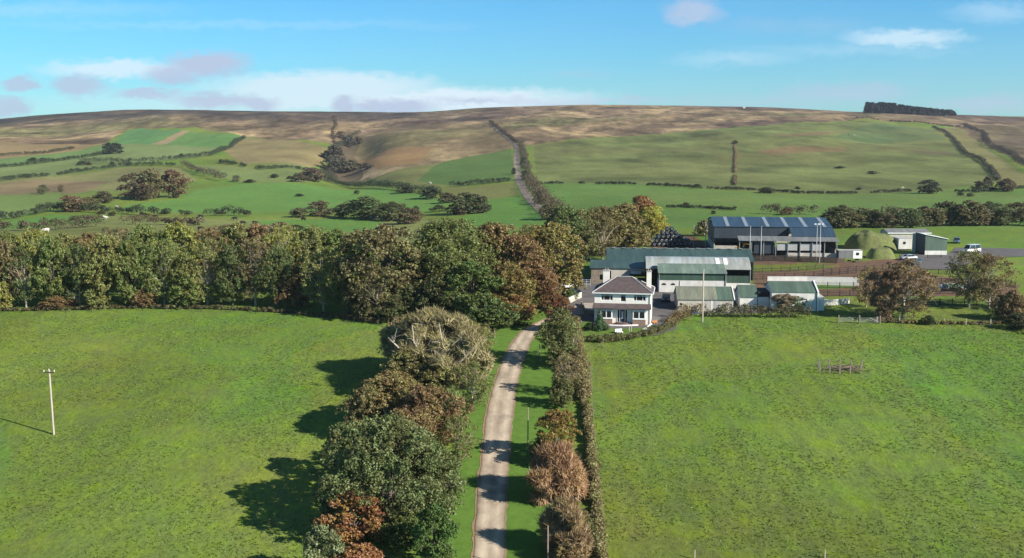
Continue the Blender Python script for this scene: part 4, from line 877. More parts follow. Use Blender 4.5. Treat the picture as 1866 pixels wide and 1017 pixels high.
# ------------------------------------------------------------------ buildings
def base(u, v, rz=0.0, name='building'):
    p = at(u, v); return empty(name, p, rz)
def base_w(x, y, rz=0.0, name='building', z=None, pivot=None):
    if pivot:
        dx, dy = x - pivot[0], y - pivot[1]; x = pivot[0] + dx * math.cos(rz) - dy * math.sin(rz); y = pivot[1] + dx * math.sin(rz) + dy * math.cos(rz)
    return empty(name, (x, y, ground(x, y) if z is None else z), rz)
def window(par, x0, x1, z0, z1, y, lights=(1,), d=.10, trim=.07, sill=True):
    f = MB(); f.box(x0, x1, y - .03, y + d, z1 - trim, z1).box(x0, x1, y - .03, y + d, z0, z0 + trim)
    f.box(x0, x0 + trim, y - .028, y + d, z0 + trim, z1 - trim).box(x1 - trim, x1, y - .028, y + d, z0 + trim, z1 - trim)
    tot = sum(lights); c = x0
    for l in lights[:-1]:
        c += (x1 - x0) * l / tot; f.box(c - trim / 2, c + trim / 2, y - .026, y + d, z0 + trim, z1 - trim)
    if (z1 - z0) > .8: f.box(x0 + trim, x1 - trim, y - .024, y + d, z1 - .32, z1 - .32 + trim * .6)
    w = f.build('window', M['white'], par)
    MB().box(x0 + .01, x1 - .01, y + .02, y + .05, z0 + .01, z1 - .01).build('pane', M['glass'], w)
    if sill: MB().box(x0 - .08, x1 + .08, y - .10, y + .02, z0 - .09, z0 - .002).build('sill', M['white'], w)
    return w
def farmhouse():
    t = base(1083, 588.5, R(-9), 'farmhouse'); W, Dp, E = 10.3, 8.0, 5.75
    m = MB()   # walls with real window openings on the front
    ups = [(1.2, 3.35, 4.25, 5.45), (4.75, 5.75, 4.05, 5.45), (7.15, 9.35, 4.25, 5.45)]
    xs = [0] + [q for u in ups for q in u[:2]] + [W]
    for i in range(0, len(xs), 2): m.box(xs[i], xs[i + 1], 0, .3, -1, E)
    for (a, b, c, d) in ups: m.box(a, b, 0, .3, -1, c).box(a, b, 0, .3, d, E)
    m.box(0, .3, .3, Dp - .3, -1, E).box(W - .3, W, .3, Dp - .3, -1, E).box(0, W, Dp - .3, Dp, -1, E).box(.3, W - .3, .3, Dp - .3, E - .3, E - .1)
    m.build('wall', M['render'], t)
    for (a, b, c, d), l in zip(ups, [(1, 2.2, 1), (1,), (1, 2.2, 1)]): window(t, a, b, c, d, .08, l, trim=.10)
    o = .4; rh = 2.45; zb = E
    r = MB(); V = [(-o, -o, zb), (W + o, -o, zb), (W + o, Dp + o, zb), (-o, Dp + o, zb), (3.75, Dp / 2, zb + rh), (W - 3.75, Dp / 2, zb + rh)]
    r.add(V, [(0, 1, 5, 4), (1, 2, 5), (2, 3, 4, 5), (3, 0, 4), (0, 3, 2, 1)])
    rf = r.build('roof', M['slate'], t)
    rt = MB()
    for a, b in ((0, 4), (3, 4), (1, 5), (2, 5), (4, 5)): rt.tube([Vector(V[a]) + Vector((0, 0, .03)), Vector(V[b]) + Vector((0, 0, .03))], [.09, .09], 6)
    rt.build('ridge_tiles', M['greywall'], rf)
    MB().box(-o - .03, W + o + .03, -o - .12, -o - .002, zb - .17, zb + .0).box(W + o + .002, W + o + .12, -o, Dp + o, zb - .17, zb).box(-o - .12, -o - .002, -o, Dp + o, zb - .17, zb).build('gutter', M['white'], rf)
    for (cx, cy, top, w) in ((1.75, 5.2, 9.15, 1.15), (9.75, 4.6, 9.2, .85)):
        c = MB().box(cx - w / 2, cx + w / 2, cy - .4, cy + .4, 5.0 if cx < 5 else 4.0, top).build('chimney', M['render'], t)
        MB().box(cx - w / 2 - .08, cx + w / 2 + .08, cy - .48, cy + .48, top + .002, top + .14).build('cap', M['greywall'], c)
        for k_ in (-.22, .22): MB().tube([(cx + k_ * w, cy, top + .14), (cx + k_ * w, cy, top + .5)], [.13, .11], 8).build('chimney_pot', M['brick'], c)
    # two flat bays, door between, lean-to roof across
    for (a, b) in ((1.15, 3.35), (7.05, 9.4)):
        bay = MB().box(a, b, -.85, .0, -1, 1.05).box(a + .02, b - .02, -.83, -.01, 2.72, 3.0).build('bay', M['brick'], t)
        window(bay, a + .05, b - .05, 1.06, 2.7, -.82, (1, 1), trim=.16)
        for sx in (a, b):
            s = 1 if sx == b else -1
            MB().box(min(sx, sx - s * .1), max(sx, sx - s * .1), -.72, -.62, 1.06, 2.7).box(min(sx, sx - s * .1), max(sx, sx - s * .1), -.12, -.02, 1.06, 2.7).box(min(sx, sx - s * .08), max(sx, sx - s * .08), -.62, -.12, 1.06, 1.16).build('side_window', M['white'], bay)
            MB().box(sx - s * .06 - .01, sx - s * .06 + .01, -.62, -.12, 1.16, 2.7).build('pane', M['glass'], bay)
    p = MB(); y1 = -1.25
    p.add([(-.2, 0, 3.75), (W + .05, 0, 3.75), (W + .15, y1, 3.0), (-.3, y1, 3.0), (-.3, y1, 2.9), (W + .15, y1, 2.9), (W + .05, 0, 2.9), (-.2, 0, 2.9)],
          [(3, 2, 1, 0), (4, 5, 2, 3), (5, 6, 1, 2), (7, 4, 3, 0), (7, 6, 5, 4), (0, 1, 6, 7)]); p.build('porch_roof', M['slate'], t)
    dr = MB().box(4.15, 6.15, -.06, -.003, .15, .32).box(4.15, 4.27, -.08, -.003, .32, 2.75).box(6.03, 6.15, -.08, -.003, .32, 2.75).box(4.27, 6.03, -.08, -.003, 2.62, 2.75).box(4.62, 4.72, -.075, -.003, .32, 2.62).box(5.58, 5.68, -.075, -.003, .32, 2.62).build('door_frame', M['white'], t)
    MB().box(4.72, 5.58, -.05, -.004, .32, 2.62).build('door', simple('door_paint', (.03, .05, .075), .4), dr)
    MB().box(5.0, 5.3, -.062, -.05, .9, 2.3).build('door_pane', M['chrome'], dr)
    for a in ((4.27, 4.62), (5.68, 6.03)): MB().box(a[0], a[1], -.05, -.004, .32, 2.62).build('sidelight', M['glass'], dr)
    st = MB()
    for i in range(3):
        rr = 1.9 - i * .35
        st.prism_z([(5.15 + rr * math.cos(w) * 1.0, -.1 - rr * .85 * math.sin(w)) for w in np.linspace(0, math.pi, 14)], -.6 + i * .001, .05 + i * .12)
    st.build('steps', simple('plum_tiles', (.16, .095, .085), .8), t)
    MB().tube([(W - .15, -.08, 0), (W - .15, -.08, E - .2)], [.05, .05], 6).build('downpipe', M['greywall'], t)
    tag(t, 'two storey white farmhouse with dark hipped slate roof and two white chimneys', 'house')
farmhouse()

def gshed(t, x0, x1, y0, y1, e, rdg, roof, wall, yr=None, ov=.2, splits=None, back_e=None, t_=.08):
    yr = (y0 + y1) / 2 if yr is None else yr; be = e if back_e is None else back_e
    prof = [(y0, -1), (y1, -1), (y1, be), (yr, rdg), (y0, e)]
    inner = MB().prism_x(prof, x0, x1); w = inner.build('wall', wall, t)
    def slope(a, b, mat, nm='roof'):
        sF = (rdg - e) / (yr - y0); sB = (rdg - be) / (y1 - yr)
        m = MB().prism_x([(y0 - ov, e - sF * ov + .01), (yr, rdg + .01), (yr, rdg + t_), (y0 - ov, e - sF * ov + t_)], a, b)
        m.prism_x([(yr + .001, rdg + .01), (y1 + ov, be - sB * ov + .01), (y1 + ov, be - sB * ov + t_), (yr + .001, rdg + t_)], a, b)
        return m.build(nm, mat, t)
    if splits:
        for a, b, mat in splits: r = slope(a, b, mat)
    else: r = slope(x0 - ov, x1 + ov, roof)
    m = MB().box(x0 - ov + .01, x1 + ov - .01, yr - .15, yr + .15, rdg + t_ + .005, rdg + t_ + .05); m.build('ridge_cap', M['greywall'], r)
    return w, r
def opening(t, x0, x1, z0, z1, y, mat='dark', name='doorway'):
    return MB().box(x0, x1, y - .03, y - .003, z0, z1).build(name, M[mat], t)

# A: long green shed
def long_shed():
    t = base_w(17.5, 240, R(-5), 'long_shed', z=ZC - 33.0, pivot=(36, 240))
    m = MB()
    m.box(0, .4, .4, 6.6, -1, 3.8).box(0, 1.9, 0, .4, -1, 3.6).box(1.9, 2.7, 0, .4, -1, 1.0).box(1.9, 2.7, 0, .4, 2.2, 3.6).box(2.7, 3.2, 0, .4, -1, 3.6)
    m.build('stone_wall', M['stone'], t)
    MB().box(4.4, 8.3, 0, .3, -1, 3.6).box(3.2, 12.5, .003, .28, 3.05, 3.6).box(3.2, 36.1, 14.6, 14.8, -1, 6.2).build('wall', M['cream'], t)
    MB().box(3.4, 3.6, 7, 22, -1, 4.5).box(36.2, 36.4, 7, 23, -1, 4.4).box(3.4, 36.1, 22.6, 22.8, -1, 4.4).build('side_wall', M['green_wall'], t)
    MB().box(8.7, 11.0, -.02, -.001, 2.4, 3.0).build('board', M['dirtywhite'], t)
    for x in (8.35, 12.3): MB().box(x, x + .2, .05, .25, -1, 3.05).build('post', M['steel'], t)
    r = MB().prism_x([(-.3, 3.62), (7.2, 4.62), (7.2, 4.7), (-.3, 3.7)], -.3, 12.6).build('lean_to_roof', M['green_roof'], t)
    r = MB().prism_x([(6.9, 4.55), (15, 6.5), (15, 6.58), (6.9, 4.63)], 3.3, 36.6).prism_x([(15.001, 6.5), (23.2, 4.55), (23.2, 4.63), (15.001, 6.58)], 3.3, 36.6).build('roof', M['green_roof'], t)
    MB().box(3.3, 36.6, 14.85, 15.15, 6.59, 6.65).build('ridge_cap', M['silver'], r)
    for i in range(13): MB().box(4.5 + i * 2.45, 5.3 + i * 2.45, 14.5, 15.4, 6.66, 6.74).build('ridge_vent', M['skylight'], r)
    tag(t, 'long dark green metal roofed shed with stone end behind the farmhouse', 'shed')
long_shed()
# B: curved roofed barn
def curved_barn():
    t = base_w(29.6, 236, R(-5), 'curved_barn', z=ZC - 33.1, pivot=(36, 240)); L_ = 22.2
    a0 = 2 * math.atan(2.1 / 5.0); rad = 5.0 / math.sin(a0); pts = []
    for k_ in range(17):
        a = -a0 + 2 * a0 * k_ / 16; pts.append((5 + rad * math.sin(a), 4.15 + rad * math.cos(a) - rad * math.cos(a0)))
    def arc(x0, x1, up, th, i0=0, i1=16):
        o = [(p[0], p[1] + up) for p in pts[i0:i1 + 1]]; return MB().prism_x(o + [(p[0], p[1] + up + th) for p in reversed(o)], x0, x1)
    r = arc(-.2, L_ + .1, 0, .07).build('roof', M['silver'], t)
    for x in (14.9, 16.6): arc(x, x + .85, .075, .03, 2, 6).build('skylight', M['white'], r)
    MB().prism_x([(0.02, -1)] + [(9.98, -1)] + [(p[0], p[1] - .01) for p in reversed(pts)], 0, .12).prism_x([(0.02, -1)] + [(9.98, -1)] + [(p[0], p[1] - .01) for p in reversed(pts)], L_ - .15, L_ - .02).build('gable_wall', M['green_wall'], t)
    MB().box(.12, L_ - .15, 9.8, 9.95, -1, 4.1).build('rear_wall', M['green_wall'], t)
    MB().box(15.9, L_ - .2, .03, .15, 1.25, 2.85).build('side_sheeting', M['green_wall'], t)
    MB().box(14.0, L_, -.02, .25, -1, 1.24).build('wall', M['dirtywhite'], t)
    for x in (15.7, L_ - .1): MB().box(x, x + .16, -.05, .12, 1.24, 4.12).build('post', M['steel'], t)
    tag(t, 'silver curved roofed hay barn with an open right bay', 'barn')
curved_barn()
# C: lean-to shed with faded green roof
def lean_shed():
    t = base_w(31.9, 229.5, R(-5), 'lean_to_shed', z=ZC - 33.3, pivot=(36, 240)); L_ = 14.1
    MB().box(0, L_, .01, .3, -1, 2.75).box(0, .3, .3, 6.2, -1, 2.75).box(L_ - .3, L_, .3, 6.2, -1, 2.75).build('wall', M['dirtywhite'], t)
    MB().box(0, L_, 0.04, .2, 2.76, 4.3).prism_x([(.2, 2.76), (6.2, 2.76), (6.2, 5.3), (.2, 4.3)], 0, .1).prism_x([(.2, 2.76), (6.2, 2.76), (6.2, 5.3), (.2, 4.3)], L_ - .1, L_).build('wall_sheeting', M['green_wall'], t)
    MB().prism_x([(-.3, 4.28), (6.7, 5.5), (6.7, 5.58), (-.3, 4.36)], -.15, L_ + .15).build('roof', M['pale_green'], t)
    for x in (1.1, 3.0):
        MB().prism_y([(x + .5 * math.cos(w), 1.75 + .42 * math.sin(w)) for w in np.linspace(0, math.pi, 9)], -.02, .008).build('vent', M['dark'], t)
    MB().box(4.4, 4.5, -.08, .0, -1, 2.7).build('downpipe', M['greywall'], t)
    for x in (0.02, L_ - .2): MB().box(x, x + .15, -.12, .0, -1, 4.25).build('post', M['steel'], t)
    tag(t, 'shed with faded pale green sloping roof and white lower wall with two vents', 'shed')
lean_shed()
def byre():
    t = base(1235, 567, R(-3), 'byre'); W = 10.6
    gshed(t, 0, W, 0, 7.5, 2.35, 4.25, None, M['cream'], splits=[(-.2, 7.6, M['moss_roof']), (7.61, W + .1, M['green_plain'])])
    MB().prism_x([(-.3, 2.28), (3.75, 4.35), (3.75, 4.5), (-.3, 2.43)], W + .12, W + .3).build('verge_board', M['white'], t)
    opening(t, .4, .8, 1.2, 1.6, 0, 'dark', 'vent'); opening(t, 8.6, 9.2, .9, 1.4, 0, 'dark', 'vent')
    MB().box(6.4, 6.6, -.05, -.003, -1, 2.2).build('door_frame', M['white'], t)
    opening(t, 5.4, 6.38, -.5, 2.0, 0, 'greywall', 'door'); opening(t, 7.0, 8.1, -.5, 2.0, 0, 'greywall', 'door')
    tag(t, 'low cream walled shed with mossy grey roof beside the telegraph pole', 'shed')
byre()
def small_shed():
    t = base_w(44.6, 212, R(-4), 'outhouse', pivot=(51, 212)); 
    gshed(t, 0, 3.3, 0, 7, 2.3, 4.05, M['green_plain'], M['dirtywhite'])
    MB().box(3.5, 5.8, .4, 6.5, -1, 3.2).build('gap_shade', M['dark'], t)  # solid dark block for the open gap, shade put into its colour
    MB().box(3.45, 5.75, .3, .39, -1, 2.2).build('front_wall', M['dirtywhite'], t)
    tag(t, 'small white shed with green roof joined left of the white barn', 'shed')
small_shed()
def white_barn():
    t = base_w(50.4, 210, R(-4), 'white_barn', pivot=(51, 212)); W = 8.5
    gshed(t, 0, W, 0, 9, 3.6, 5.1, M['green_plain'], M['dirtywhite'], ov=.12)
    MB().prism_x([(-.25, -1), (9.2, -1), (9.2, 3.7), (4.5, 5.45), (-.25, 3.8)], W + .13, W + .4).build('gable_wall', M['white'], t)
    MB().box(W + .41, W + 1.6, .4, 5, -1, 2.7).build('annex', M['dirtywhite'], t)
    tag(t, 'tall white walled barn with plain green roof at the edge of the big field', 'barn')
white_barn()
def block_wall(pts, h, label, mat='dirtywhite', th=.25, coping=True, name='wall'):
    P = [at(*p) for p in pts]; m = MB(); c = MB()
    for a, b in zip(P[:-1], P[1:]):
        n = max(1, int((b - a).length / 3)); d = (b - a); d.z = 0; d.normalize(); nn = Vector((-d.y, d.x, 0)) * th / 2
        for i in range(n):
            p = a.lerp(b, i / n); q = a.lerp(b, (i + 1) / n); p.z = ground(p.x, p.y); q.z = ground(q.x, q.y)
            def quad(mm, k_, z0, z1):
                mm.add([p - nn * k_ + Vector((0, 0, z0)), q - nn * k_ + Vector((0, 0, z0)), q + nn * k_ + Vector((0, 0, z0)), p + nn * k_ + Vector((0, 0, z0)),
                        p - nn * k_ + Vector((0, 0, z1)), q - nn * k_ + Vector((0, 0, z1)), q + nn * k_ + Vector((0, 0, z1)), p + nn * k_ + Vector((0, 0, z1))],
                       [(0, 3, 2, 1), (4, 5, 6, 7), (0, 1, 5, 4), (1, 2, 6, 5), (2, 3, 7, 6), (3, 0, 4, 7)])
            quad(m, 1, -.5, h); quad(c, 1.3, h + .002, h + .08)
    o = m.build(name, M[mat]); tag(o, label, 'wall')
    if coping: c.build('coping', M['white'] if mat != 'stone' else M['stone'], o)
    return o
block_wall([(1398, 519), (1470, 519), (1565, 521)], 1.75, 'long white yard wall behind the white barn')
block_wall([(1497, 556), (1522, 556), (1547, 553)], 1.0, 'low white wall right of the white barn')
block_wall([(1036, 554), (1048, 548), (1059, 543)], 1.1, 'cream garden wall left of the farmhouse', 'cream')
block_wall([(1106, 594), (1135, 595), (1163, 594), (1167, 590)], .28, 'low white kerb wall along the front lawn', 'white', coping=False)
block_wall([(1171, 604), (1180, 598), (1187, 592)], .35, 'short white kerb wall slanting at the lawn corner', 'white', coping=False)
block_wall([(1194, 602), (1208, 598), (1216, 590), (1222, 581)], .45, 'white kerb wall curving around the yard', 'white', coping=False)
block_wall([(1060, 556), (1066, 573), (1085, 575)], .9, 'dark retaining wall below the concrete ramp', 'stone', coping=False)

# G: blue shed
def blue_shed():
    t = base_w(53.8, 280, R(-6.5), 'blue_shed', z=ZC - 31.0, pivot=(69, 290)); t.scale.x = .925
    def slab(p, q, x0, x1, th=.09): return MB().prism_x([p, q, (q[0], q[1] + th), (p[0], p[1] + th)], x0, x1)
    r = slab((9.7, 6.66), (23, 8.3), -.3, 33.2); r.prism_x([(23.001, 8.3), (36.3, 6.66), (36.3, 6.75), (23.001, 8.39)], -.3, 33.2)
    r = r.build('roof', M['blue_roof'], t)
    for x in (3.4, 8.7, 14.7, 20.0, 25.3, 30.6): slab((10.2, 6.82), (22.7, 8.37), x, x + 1.0, .03).build('skylight', M['skylight'], r)
    slab((4.0, 4.72), (10.0, 6.6), 21.05, 33.2).build('side_roof', M['blue_roof'], t)
    MB().box(0, 21.0, 9.9, 10.0, 3.6, 6.66).box(0, .1, 10, 36, 2.0, 6.8).box(33, 33.1, 4, 36, 1.5, 4.7).build('hanging_sheeting', M['blue_wall'], t)
    MB().box(0, 33, 35.6, 35.9, -1, 6.5).box(-.0, .25, 10.2, 35.6, -1, 2.0).box(33.0, 33.25, 4.2, 35.6, -1, 1.5).box(0, 6.5, 9.8, 10.1, -1, 1.6).build('wall', M['cream'], t)
    slab((-.3, 3.9), (4.6, 4.66), 6.0, 33.2).build('lean_to_roof', M['grey_roof'], t)
    for i in range(9): MB().box(6.2 + i * 3.3, 6.4 + i * 3.3, .02, .22, -1, 3.95).build('post', M['steel'], t)
    for x in (16.3, 22.6): MB().box(x + .3, x + 5.9, .3, .4, 1.5, 3.3).build('panel', M['greywall'], t)
    MB().box(10.3, 15.9, .5, .6, .6, 3.5).build('panel', M['blue_wall'], t)
    for x in (27.0,): MB().box(x - 8, x + 5.9, .25, .4, -1, .9).build('front_wall', M['cream'], t)
    tag(t, 'large blue roofed cattle shed with six pale skylight strips', 'shed')
blue_shed()
def mono_shed():
    t = base(1685, 465, 0, 'workshop'); 
    MB().box(0, 5.7, 0, 7, -1, 1.15).build('wall', M['dirtywhite'], t)
    prof = [(0.02, 1.16), (5.68, 1.16), (5.68, 4.2), (0.02, 5.3)]
    MB().prism_y(prof, .02, 6.98).build('wall_sheeting', M['green_plain'], t)
    MB().box(-.04, .0, .0, 7, .0, 5.2).build('left_shade_sheet', M['blue_wall'], t)  # dark sheet over the left face, its shade put into the colour
    MB().prism_y([(-.3, 5.36), (6.0, 4.14), (6.0, 4.24), (-.3, 5.46)], -.2, 7.2).build('roof', M['white'], t)
    MB().box(-.9, -.1, 6.6, 6.7, 0, 5.1).build('end_panel', M['dirtywhite'], t)
    tag(t, 'green sheeted shed with sloping roof and white base beside the parked cars', 'shed')
mono_shed()
def container():
    t = base(1637, 456, 0, 'storage_box'); MB().box(0, 3.6, 0, 5.5, .3, 3.1).build('body', M['dirtywhite'], t)
    MB().box(-.05, 3.65, -.05, 5.55, 3.11, 3.2).build('roof', M['greywall'], t)
    MB().box(1.2, 1.9, -.03, -.003, 1.6, 2.3).build('window', M['dark'], t); MB().box(.1, 3.5, .1, 5.4, 0, .29).build('chassis', M['dark'], t)
    tag(t, 'white box cabin left of the green sheeted shed', 'cabin')
container()
def back_house():
    t = base_w(109.4, 318, 0, 'low_building'); gshed(t, 0, 12.2, 0, 7, 2.2, 3.0, M['grey_roof'], M['cream'])
    MB().box(-.3, 12.5, -.32, -.22, 2.05, 2.3).build('fascia', M['white'], t)
    tag(t, 'long low building with white edged roof behind the grassy mound', 'building')
back_house()
def cabin():
    t = base(1528, 471, 0, 'cabin'); MB().box(0, 3.7, 0, 2.4, 0, 2.0).build('body', M['grey_roof'], t)
    MB().box(3.72, 6.0, 0, 2.4, 0, 2.0).build('white_end', M['white'], t); MB().box(4.4, 5.2, -.03, -.003, .8, 1.5).build('window', M['glass'], t)
    MB().box(-.1, 6.1, -.1, 2.5, 2.01, 2.09).build('roof', M['greywall'], t)
    tag(t, 'small grey cabin with a white end by the cattle shed', 'cabin')
cabin()
def hut():
    t = base_w((1345 - CU) / F * 1960, 1940, 0, 'hut'); gshed(t, 0, 4, 0, 3, 1.6, 2.4, M['greywall'], M['dirtywhite']); tag(t, 'tiny white hut on the skyline of the moor', 'hut')
hut()
def mound(u, v, rx, ry, h, label, seed):
    p = at(u, v); n = 44; V = []; Fc = []
    for i in range(n + 1):
        for j in range(n + 1):
            a = i / n * 2 - 1; b = j / n * 2 - 1; d = max(0, 1 - (abs(a) ** 2.6 + abs(b) ** 2.6)); x = p.x + a * rx; y = p.y + b * ry
            z = ground(x, y) - .1 + h * min(1, d * 1.25) ** .75 * (1 + .22 * float(fbm(x / 3, y / 3, 4, seed)))
            V.append((x, y, z))
    for i in range(n):
        for j in range(n): k_ = i * (n + 1) + j; Fc.append((k_, k_ + n + 1, k_ + n + 2, k_ + 1))
    me = bpy.data.meshes.new('mound'); me.from_pydata(V, [], Fc); me.materials.append(M['mound'])
    for q in me.polygons: q.use_smooth = True
    tag(link('mound', me), label, kind='structure')
M['mound'] = simple('rough_grass', (.13, .18, .05), .95, var=.5, scale=1.1, bump=1.0, bscale=1.6, col2=(.12, .10, .05))
mound(1587, 452, 7.0, 7.0, 4.3, 'tall grassy earth mound beside the cabin', 1)
mound(1604, 470, 3.6, 3.0, 2.6, 'lower green earth mound in front of the tall one', 2)
mound(1640, 446, 4.5, 3.5, 2.2, 'brown grassy bank behind the white box cabin', 3)

# ------------------------------------------------------------------ silage bales
def bale_mesh():
    prof = [(0, 0), (.35, .02), (.52, .05), (.60, .14), (.625, .35), (.62, .6), (.625, .85), (.60, 1.06), (.52, 1.15), (.35, 1.18), (0, 1.2)]
    V = []; Fc = []; n = 16
    for (r_, y) in prof:
        for j in range(n):
            w = 2 * math.pi * j / n; f = 1 + .03 * math.sin(3 * w + y * 4)
            V.append((r_ * f * math.cos(w), y - .6, .6 + r_ * f * math.sin(w) * .95))
    for i in range(len(prof) - 1):
        for j in range(n): Fc.append((i * n + j, i * n + (j + 1) % n, (i + 1) * n + (j + 1) % n, (i + 1) * n + j))
    m = MB(); m.add(V, Fc); return m.mesh('silage_bale', M['bale'], True)
bm_ = bale_mesh(); pb = at(1222, 449); g = random.Random(3)
fold = MB()
for j in range(7):
    w = j * .9; fold.tube([(.12 * math.cos(w), -.6, .6 + .12 * math.sin(w)), (.4 * math.cos(w + .15), -.585, .6 + .4 * math.sin(w + .15))], [.03, .012], 4)
fold = fold.mesh('wrap_fold', M['baletag'])
rows = [(0, 10, 4, -6.0), (1, 9, 3, -5.2), (2, 6, 3, -3.4), (3, 4, 2, -2.2), (4, 2, 1, -.9)]
for lv, nx, ny, x0 in rows:
    for i in range(nx):
        for j in range(ny):
            x = pb.x + x0 + i * 1.25 + g.uniform(-.06, .06); y = pb.y - .5 + j * 1.22 + lv * .35 + g.uniform(-.08, .08)
            o = link('silage_bale', bm_); o.location = (x, y, ground(x, y) + lv * 1.08); o.rotation_euler = (0, g.uniform(0, 6.28) * 0, g.gauss(0, .08))
            o.scale = (1, 1, 1)
            tag(o, 'black wrapped round silage bale in the stack behind the long green shed', 'bale', 'black silage bales in the stack')
            link('wrap_fold', fold, o)

# ------------------------------------------------------------------ poles, posts, fences, gates
def pole(u, vb, vt, label, kind='plain', mat='palewood', r=.13, lean=(0, 0), name='telegraph_pole'):
    p = at(u, vb); h = (vb - vt) * p.y / F; t = empty(name, p)
    MB().tube([(0, 0, -.6), (0, 0, 0), (lean[0], lean[1], h)], [r, r, r * .72], 8).build('shaft', M[mat], t, True)
    if kind == 'cross':
        L_ = lean
        MB().box(L_[0] - .75, L_[0] + .75, L_[1] - .16, L_[1] - .06, h - .25, h - .13).build('crossarm', M['darkwood'], t)
        for x in (-.68, 0, .68): MB().tube([(L_[0] + x, L_[1] - .11, h - .13 + (.15 if x == 0 else 0)), (L_[0] + x, L_[1] - .11, h + .15 + (.15 if x == 0 else 0))], [.07, .05], 6).build('insulator', M['porcelain'], t)
    if kind == 'lamp':
        MB().box(-.55, .55, -.05, .05, h - .12, h - .02).build('bracket', M['steel'], t)
        for x in (-.5, .5): MB().prism_y([(x - .28, h - .0), (x + .28, h - .0), (x + .22, h + .35), (x - .22, h + .35)], -.2, .05).build('floodlight', M['chrome'], t)
    if kind == 'cap': MB().tube([(lean[0], lean[1], h - .05), (lean[0], lean[1], h + .1)], [r * 1.1, r * .9], 8).build('cap', M['steel'], t)
    return tag(t, label, 'pole')
pole(98, 792, 670, 'tall pale power pole with insulators standing alone in the left field', 'cross', lean=(-.12, 0), r=.15, name='power_pole')
pole(1280, 587, 490, 'pale telegraph pole at the field hedge in front of the cream shed', 'cap', r=.15)
pole(962, 822, 738, 'thin grey post on the grass verge right of the lane', 'plain', 'wood', .09, name='post')
pole(998, 1050, 950, 'thin grey post at the bottom edge right of the lane', 'plain', 'wood', .09, name='post')
pole(983, 662, 626, 'short pale post at the edge of the upper verge', 'plain', 'wood', .08, name='post')
pole(1264, 452, 411, 'grey pole right of the bale stack', 'cap', 'steel', .10)
pole(1285, 456, 405, 'taller grey pole at the left corner of the blue roofed shed', 'cap', 'steel', .11)
pole(1366, 470, 412, 'grey pole in front of the blue shed, left of a close pair', 'cap', 'steel', .11)
pole(1386, 474, 412, 'grey pole in front of the blue shed, right of a close pair', 'cap', 'steel', .11)
pole(1487, 476, 409, 'floodlight pole by the right end of the blue shed, left one', 'lamp', 'steel', .11, name='floodlight_pole')
pole(1493, 480, 409, 'floodlight pole by the right end of the blue shed, right one', 'lamp', 'steel', .11, name='floodlight_pole')
def fence(pts, h, label, rails=3, mat='darkwood', gap=2.4, r=.07, rr=.05, cat='fence', name='fence', solid=False):
    P = [at(*p) for p in pts]; o0 = P[0].copy(); t = empty(name, o0); post = MB().box(-r, r, -r, r, -.4, h).mesh('post', M[mat])
    line = []
    for a, b in zip(P[:-1], P[1:]):
        n = max(1, round((b - a).length / gap)); line += [a.lerp(b, i / n) for i in range(n)]
    line.append(P[-1]); line = [Vector((p.x, p.y, ground(p.x, p.y))) for p in line]
    for p in line:
        q = link('post', post, t); q.location = p - o0; q.scale = (1, 1, rnd.uniform(.93, 1.06))
    for k_ in range(rails):
        z = h * (k_ + .75) / rails - .08; m = MB()
        for a, b in zip(line[:-1], line[1:]): m.tube([a - o0 + Vector((0, -r, z)), b - o0 + Vector((0, -r, z))], [rr, rr], 4)
        m.build('rail', M[mat], t)
    return tag(t, label, cat)
fence([(1372, 475), (1430, 476), (1525, 480)], 1.5, 'dark close railed fence in front of the blue cattle shed', 6, rr=.09, gap=3)
fence([(1370, 510), (1430, 508), (1500, 503), (1560, 498)], 1.3, 'dark rail fence along the brown track behind the yard wall')
fence([(1500, 500), (1560, 494), (1640, 490)], 1.3, 'dark rail fence rising towards the car park')
fence([(1372, 497), (1440, 495), (1500, 490)], 1.1, 'low dark rail fence beside the rough grass strip', 2)
fence([(1486, 525), (1530, 525), (1580, 525)], 1.3, 'dark rail fence in front of the long white yard wall')
fence([(1486, 540), (1530, 540), (1585, 538)], 1.3, 'dark paddock rail fence nearer than the white yard wall', 4)
fence([(1600, 560), (1690, 556), (1780, 556)], 1.3, 'dark paddock rail fence right of the broad russet tree', 4)
fence([(1690, 536), (1760, 535), (1800, 535)], 1.3, 'middle dark paddock rail fence behind the leaning tree', 4)
fence([(1670, 500), (1750, 500), (1800, 507), (1850, 525)], 1.3, 'upper dark paddock rail fence below the car park', 4)
fence([(1690, 516), (1740, 518), (1790, 520)], 1.3, 'short dark rail fence in the upper paddock', 4)
fence([(1690, 470), (1715, 470)], .9, 'short rail in front of the green sheeted shed', 2)
fence([(1598, 588), (1680, 590), (1760, 592), (1850, 596)], 1.2, 'pale wooden post and wire fence at the top of the right field', 2, 'palewood', 4.5, .07, .012)
fence([(1100, 633), (1075, 640), (1078, 720), (1084, 800), (1092, 880), (1100, 960), (1108, 1050)], 1.1, 'post and wire fence beside the brown field hedge', 2, 'wood', 4.0, .05, .01)
fence([(0, 571), (120, 569), (260, 567), (420, 569), (560, 577), (690, 593)], 1.1, 'post and wire fence at the foot of the tree belt', 2, 'darkwood', 5.0, .05, .01)
fence([(1494, 680), (1530, 682), (1568, 680), (1571, 669), (1530, 668), (1491, 669), (1494, 680)], 1.25, 'small square enclosure of pale posts in the right field', 2, 'wood', 1.8, .085, .012, 'enclosure', 'enclosure')
fence([(1045, 522), (1062, 521), (1076, 521)], 1.5, 'grey railing behind the parked black car', 4, 'greywall', 1.0, .05, .04)
fence([(1262, 448), (1300, 450), (1345, 455)], 1.4, 'weathered fence between the bales and the blue shed', 3, 'wood', 3)
